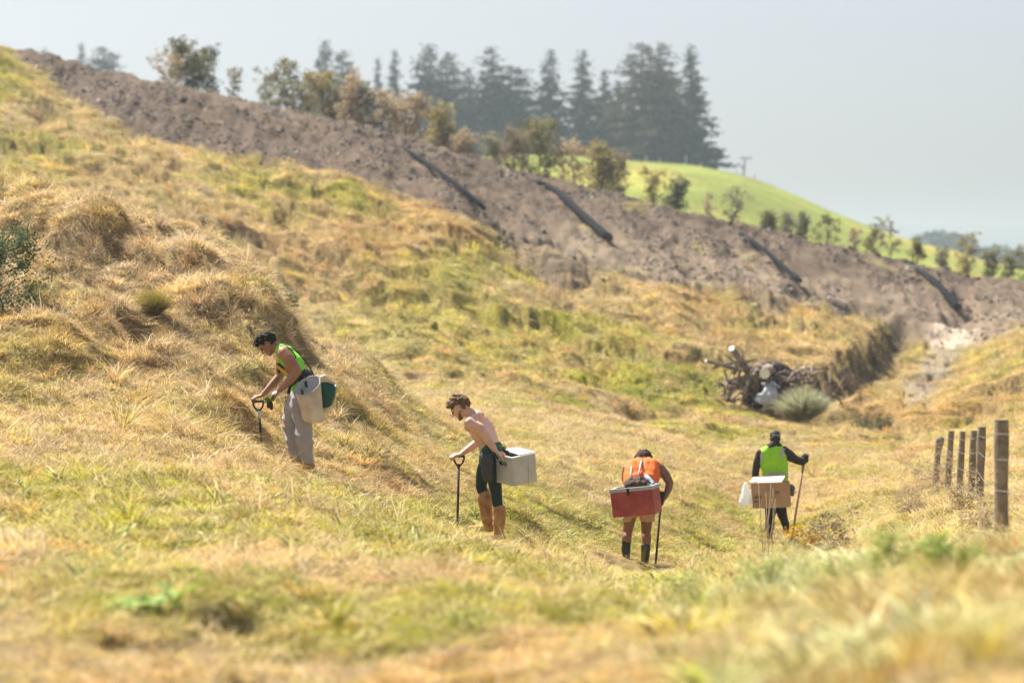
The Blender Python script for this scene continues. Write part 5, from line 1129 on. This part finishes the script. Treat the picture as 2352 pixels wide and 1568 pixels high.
drain("short pale pipe offcut lying on the bare slope above the cut", [(1903, 688), (1923, 695), (1944, 702)], .055, .055, mat("pale_pipe", (.66, .62, .60), .5), "pipe_offcut")

# ================================================================== stump pile by the cut
def gat(u, y, D): return at(u, y, D)
def gz(u, D): return float(ground_z([float(u)], [float(D)])[0])
M_stump = mat("weathered_root_wood", (.16, .125, .10), .9, .4, 3, .6, 20, col2=(.42, .34, .28)); M_cut = mat("pale_cut_wood", (.86, .82, .74), .7, .06, 20); M_dstump = mat("dark_earthy_wood", (.055, .042, .036), .95, .4, 5, .6, 20)
DP = 71.5
st = thing("tree_stump", "big upturned tree stump with tangled roots at the foot of the cut", "tree stump", Vector(((1760-CX)/FS*DP, DP, gz(1760, DP)))); r = np.random.default_rng(91); W = Mesh()
for (a, b, r0, r1) in (((1730, 925), (1765, 880), .30, .34), ((1700, 880), (1770, 865), .16, .30), ((1765, 880), (1820, 872), .34, .24), ((1725, 930), (1790, 925), .26, .24), ((1740, 860), (1800, 850), .22, .20)): W.cap(gat(*a, DP+.2), r0, gat(*b, DP+.2), r1)
skinned(W, "root_plate", M_dstump, st, .05, 1, .16, 1.6, 51)
W = Mesh()
for i in range(170):
    u0, y0 = r.uniform(1665, 1868), r.normal(880, 24); a = r.uniform(0, 2*math.pi); l = r.uniform(18, 55); d0 = r.uniform(-.6, .15); p = gat(u0, y0, DP+d0)
    q = gat(u0+math.cos(a)*l*.5+r.normal(0, 5), y0-abs(math.sin(a))*l*.3+r.normal(0, 7), DP+d0-r.uniform(0, .3)); e = gat(u0+math.cos(a)*l, y0-math.sin(a)*l*.7, DP+d0-r.uniform(-.2, .4)); rr = r.uniform(.015, .05); W.tube([p, q, e], [rr, rr*.75, rr*.3], 6)
W.build("roots", M_stump, st, True)
def log(label, a, b, r0, r1, D0, D1, cut=True, nm="cut_log", mm=None):
    A, B_ = gat(*a, D0), gat(*b, D1); t = thing(nm, label, "log", A.lerp(B_, .5)); M = Mesh(); M.tube([A, A.lerp(B_, .35)+Vector((0, 0, .015)), B_], [r0*1.05, (r0+r1)/2, r1], 14); M.build("bark", mm or M_stump, t, True)
    if cut: d = (B_-A).normalized(); M = Mesh(); M.tube([B_, B_+d*.012], r1*.93, 16); M.build("cut_end", M_cut, t)
    return t
log("log jutting up left from the stump pile with a bright sawn end", (1716, 850), (1681, 800), .10, .085, 71.6, 70.9)
log("short log end facing the camera in the middle of the stump pile", (1764, 850), (1757, 858), .15, .135, 71.2, 70.3)
log("thin fallen branch with a pale end lying left of the stump pile", (1690, 848), (1622, 828), .06, .045, 70.8, 70.2)
log("grey weathered limb lying along the top of the stump pile", (1640, 842), (1740, 825), .05, .03, 71, 71.3, False)
log("curved grey root arching over the right of the stump pile", (1820, 900), (1850, 838), .05, .03, 71, 71.6, False)
bl = thing("boulder", "pale bluish white lump leaning on the dark front of the stump", "boulder", Vector(((1767-CX)/FS*70.4, 70.4, gz(1767, 70.4)))); M = Mesh()
rr_ = np.random.default_rng(3)
for i in range(9): c_ = gat(1764+rr_.normal(0, 8), 915+rr_.normal(0, 13), 70.3); M.box(c_, Vector(rr_.normal(0, 1, 3)).normalized()*.13, Vector(rr_.normal(0, 1, 3)).normalized()*.11, Vector(rr_.normal(0, 1, 3)).normalized()*.15)
skinned(M, "rock", mat("pale_blue_rock", (.50, .53, .58), .85, .2, 6), bl, .03, 0, .09, 4, 52)
def tussock(label, u, y, D, w, h, ml, n, seed, wd=.012, name="tussock", cat="tussock"):
    P = Vector(((u-CX)/FS*D, D, gz(u, D)-.02)); r = np.random.default_rng(seed); V = []; F = []; A = []
    for i in range(n):
        a = r.uniform(0, 2*math.pi); e = r.uniform(0, 1)**.7; R0 = w*.16*e; l = h*r.uniform(.75, 1.2); el = math.pi/2-e*.75; d = a+r.normal(0, .3); p = np.array([R0*math.cos(a), R0*math.sin(a), 0.]); q = r.uniform(0, math.pi); ww = np.array([math.cos(q), math.sin(q), 0])*wd/2; b0 = len(V); v_ = r.uniform()
        for s in range(5):
            f = 1-(s/4)**1.5*.85; V += [p-ww*f, p+ww*f]; A += [v_, v_]
            if s < 4: F.append((b0+2*s, b0+2*s+1, b0+2*s+3, b0+2*s+2))
            p = p+np.array([math.cos(el)*math.cos(d), math.cos(el)*math.sin(d), math.sin(el)])*l/4; el -= (.12+.35*e)*r.uniform(.5, 1.3)*min(1, w/h)*.8
    me = np_mesh("leaves", V, F, False); at_ = me.attributes.new("bcol", 'FLOAT', 'POINT'); at_.data.foreach_set("value", np.array(A, np.float32)); t = thing(name, label, cat, P); mobj("leaves", me, ml, t); return t
tussock("pale grey green flax like tussock beside the stump pile", 1845, 945, 69.5, .62, .84, mat_leaf("pale_grey_leaf", (.20, .24, .12), (.66, .64, .44), .3), 2600, 61, .026)
tussock("round golden olive tussock alone on the dry knoll", 350, 690, 37.6, .55, .36, mat_leaf("golden_tussock", (.16, .14, .03), (.48, .38, .09), .35), 1900, 62, .006)
for i, (u0, y0, u1, y1, lb) in enumerate(((1893, 935, 1942, 862, "bare dead branch rising right of the grey green tussock"), (1900, 925, 1905, 850, "upright bare dead branch right behind the grey green tussock"), (1915, 905, 1938, 940, "dark fallen branch on the ground right of the tussock"))):
    A, B_ = gat(u0, y0, 70.5), gat(u1, y1, 71); t = thing("dead_branch", lb, "branch", A); M = Mesh(); m_ = A.lerp(B_, .5)+Vector((.05, 0, .03)); M.tube([A, m_, B_], [.035, .025, .008], 6)
    for k in range(7): f = r.uniform(.2, .9); p = A.lerp(B_, f); M.tube([p, p+Vector((r.normal(0, .18), r.normal(0, .1), r.uniform(.02, .3)))], [.012, .004], 5)
    M.build("wood", M_stump, t, True)
ls = (30, 1500, .05, .07, "round", .05, .015)
def lowbush(name, label, cat, u, D, w, h, ml, style, seed):
    nb, lv, l_, cl, kind, low, rad = style; M, cm = bush_mesh(seed, h, w, nb, lv, l_, cl, kind, low, rad); t = thing(name, label, cat, Vector(((u-CX)/FS*D, D, gz(u, D)))); mobj("stems", M.mesh("stems", True), M_barkd, t); cm.materials.append(ml); mobj("foliage", cm, None, t); return t
lowbush("low_shrub", "low dark scrubby plant on the flat green ground right of the stump pile", "shrub", 2005, 66.5, 1.0, .30, ML["dark"], ls, 71)
gorse = mat_leaf("gorse_leaf", (.035, .065, .022), (.22, .27, .12), .3)
lowbush("gorse_bush", "big dark green feathery bush cut by the left edge on the knoll", "bush", 8, 37.2, 1.15, 1.30, gorse, (60, 7800, .042, .075, "round", .04, .02), 72)
lowbush("gorse_bush", "low spreading green sprig at the foot of the big bush", "bush", 108, 36.4, .75, .34, gorse, (24, 1500, .04, .06, "fan", .1, .012), 73)
lowbush("low_shrub", "small grey green sprig on the far shoulder of the knoll", "shrub", 665, 41.8, .30, .26, ML["grey"], (10, 260, .04, .045, "fan", .1, .008), 74)

# broad-leaved dock in the near grass
def leafplant(name, label, cat, u, D, leaves, ml, seed, up=.35, wl=.30):
    r = np.random.default_rng(seed); P = Vector(((u-CX)/FS*D, D, gz(u, D)+.02)); V = []; F = []; A = []
    for i in range(leaves):
        a = 2*math.pi*i/leaves+r.normal(0, .3); l = r.uniform(.12, .24)*wl/.3; el = r.uniform(.3, 1.1)*up/.35; p = np.array([0., 0, .0]); v_ = r.uniform(); sd_ = np.array([-math.sin(a), math.cos(a), r.normal(0, .35)]); b0 = len(V)
        for s in range(7):
            t = s/6; w_ = l*.26*math.sin(math.pi*min(1, .08+t*.90))**.8*(1+.12*math.sin(s*2.3)); V += [p-sd_*w_, p+np.array([0, 0, -.010]), p+sd_*w_]; A += [v_]*3
            if s < 6: k = b0+3*s; F += [(k, k+1, k+4, k+3), (k+1, k+2, k+5, k+4)]
            p = p+np.array([math.cos(a)*math.cos(el), math.sin(a)*math.cos(el), math.sin(el)])*l/6; el -= .22
    me = np_mesh("leaves", V, F); at_ = me.attributes.new("bcol", 'FLOAT', 'POINT'); at_.data.foreach_set("value", np.array(A, np.float32)); t = thing(name, label, cat, P); mobj("leaves", me, ml, t); return t
M_dock = mat_leaf("dock_leaf", (.17, .33, .02), (.62, .66, .28), .4)
for (u_, D, lb, n, sd_) in ((330, 14.1, "broad leaved green dock plant in the near grass at the left", 15, 5), (268, 14.3, "pale leaved dock plant, left neighbour of the greener one", 8, 6), (402, 14.2, "flat dock plant, right neighbour of the greener one", 7, 7)): leafplant("dock_plant", lb, "plant", u_, D, n, M_dock, sd_, .5, .20)
# weeds and dry stalks in front of the workers
M_ow = mat_leaf("orange_weed_leaf", (.45, .24, .03), (.62, .52, .06), .45); M_pw = mat_leaf("pale_weed_leaf", (.30, .34, .08), (.68, .68, .30), .4)
lowbush("leafy_weed", "orange and yellow leafed weed right in front of the cardboard box", "weed", 1838, 27.0, .30, .60, M_ow, (14, 190, .045, .04, "fan", .2, .005), 81)
lowbush("leafy_weed", "yellowing weed low beside the boots of the capped person", "weed", 1795, 25.0, .28, .26, M_ow, (12, 160, .04, .04, "fan", .2, .005), 82)
lowbush("leafy_weed", "rust leafed twiggy weed right of the long wooden spade", "weed", 1905, 24.5, .55, .50, ML["brown"], (16, 260, .035, .05, "fan", .2, .006), 83)
for i, (u_, D, w_, h_, lb) in enumerate(((2055, 14.2, .36, .32, "large blurred pale green weed on the foreground bank before the fence"), (1890, 15.0, .26, .20, "smaller blurred pale weed left of the large pale one"), (2190, 12.6, .25, .24, "blurred green weed on the bank below the big near post"), (1560, 18.5, .20, .16, "small pale weed in the near grass right of the orange vested person's boots"), (1750, 16.5, .28, .18, "pale low weed in the near grass below the cardboard box"))):
    lowbush("bank_weed", lb, "weed", u_, D, w_, h_, M_pw if i != 2 else mat_leaf("green_weed_leaf", (.16, .26, .05), (.42, .52, .12), .4), (14, 420, .032, .035, "round", .1, .004), 84+i)
dsn = thing("dry_stalks", "few tall bleached bare stalks standing in front of the cardboard box", "stalks", Vector(((1758-CX)/FS*34, 34, gz(1758, 34)))); M_stk = mat("bleached_stalk", (.66, .54, .38), .8, trans=.2); r = np.random.default_rng(5)
for (u0, y0, u1, y1) in ((1757, 1250, 1743, 1108), (1765, 1250, 1772, 1105), (1768, 1250, 1760, 1130), (1760, 1240, 1782, 1145), (1772, 1250, 1776, 1120), (1752, 1245, 1766, 1180)):
    A, B_ = at(u0, y0, 34), at(u1, y1, 34); M = Mesh(); A.z = min(A.z, gz(u0, 34)); m_ = A.lerp(B_, .55)+Vector((r.normal(0, .012), 0, 0)); M.tube([A, m_, B_], [.0045, .004, .002], 5); M.tube([m_, m_+(B_-A)*.25+Vector((.03, 0, 0))], [.003, .0015], 5); M.build("stalk", M_stk, dsn, True)

for i, (u_, D, w_, h_, lb) in enumerate(FW): lowbush("dead_shrub", lb, "dead shrub", u_, D, w_, h_, ML["tan"], (34, 620, .03, .06, "fan", .1, .006), 140+i)
haze_box()
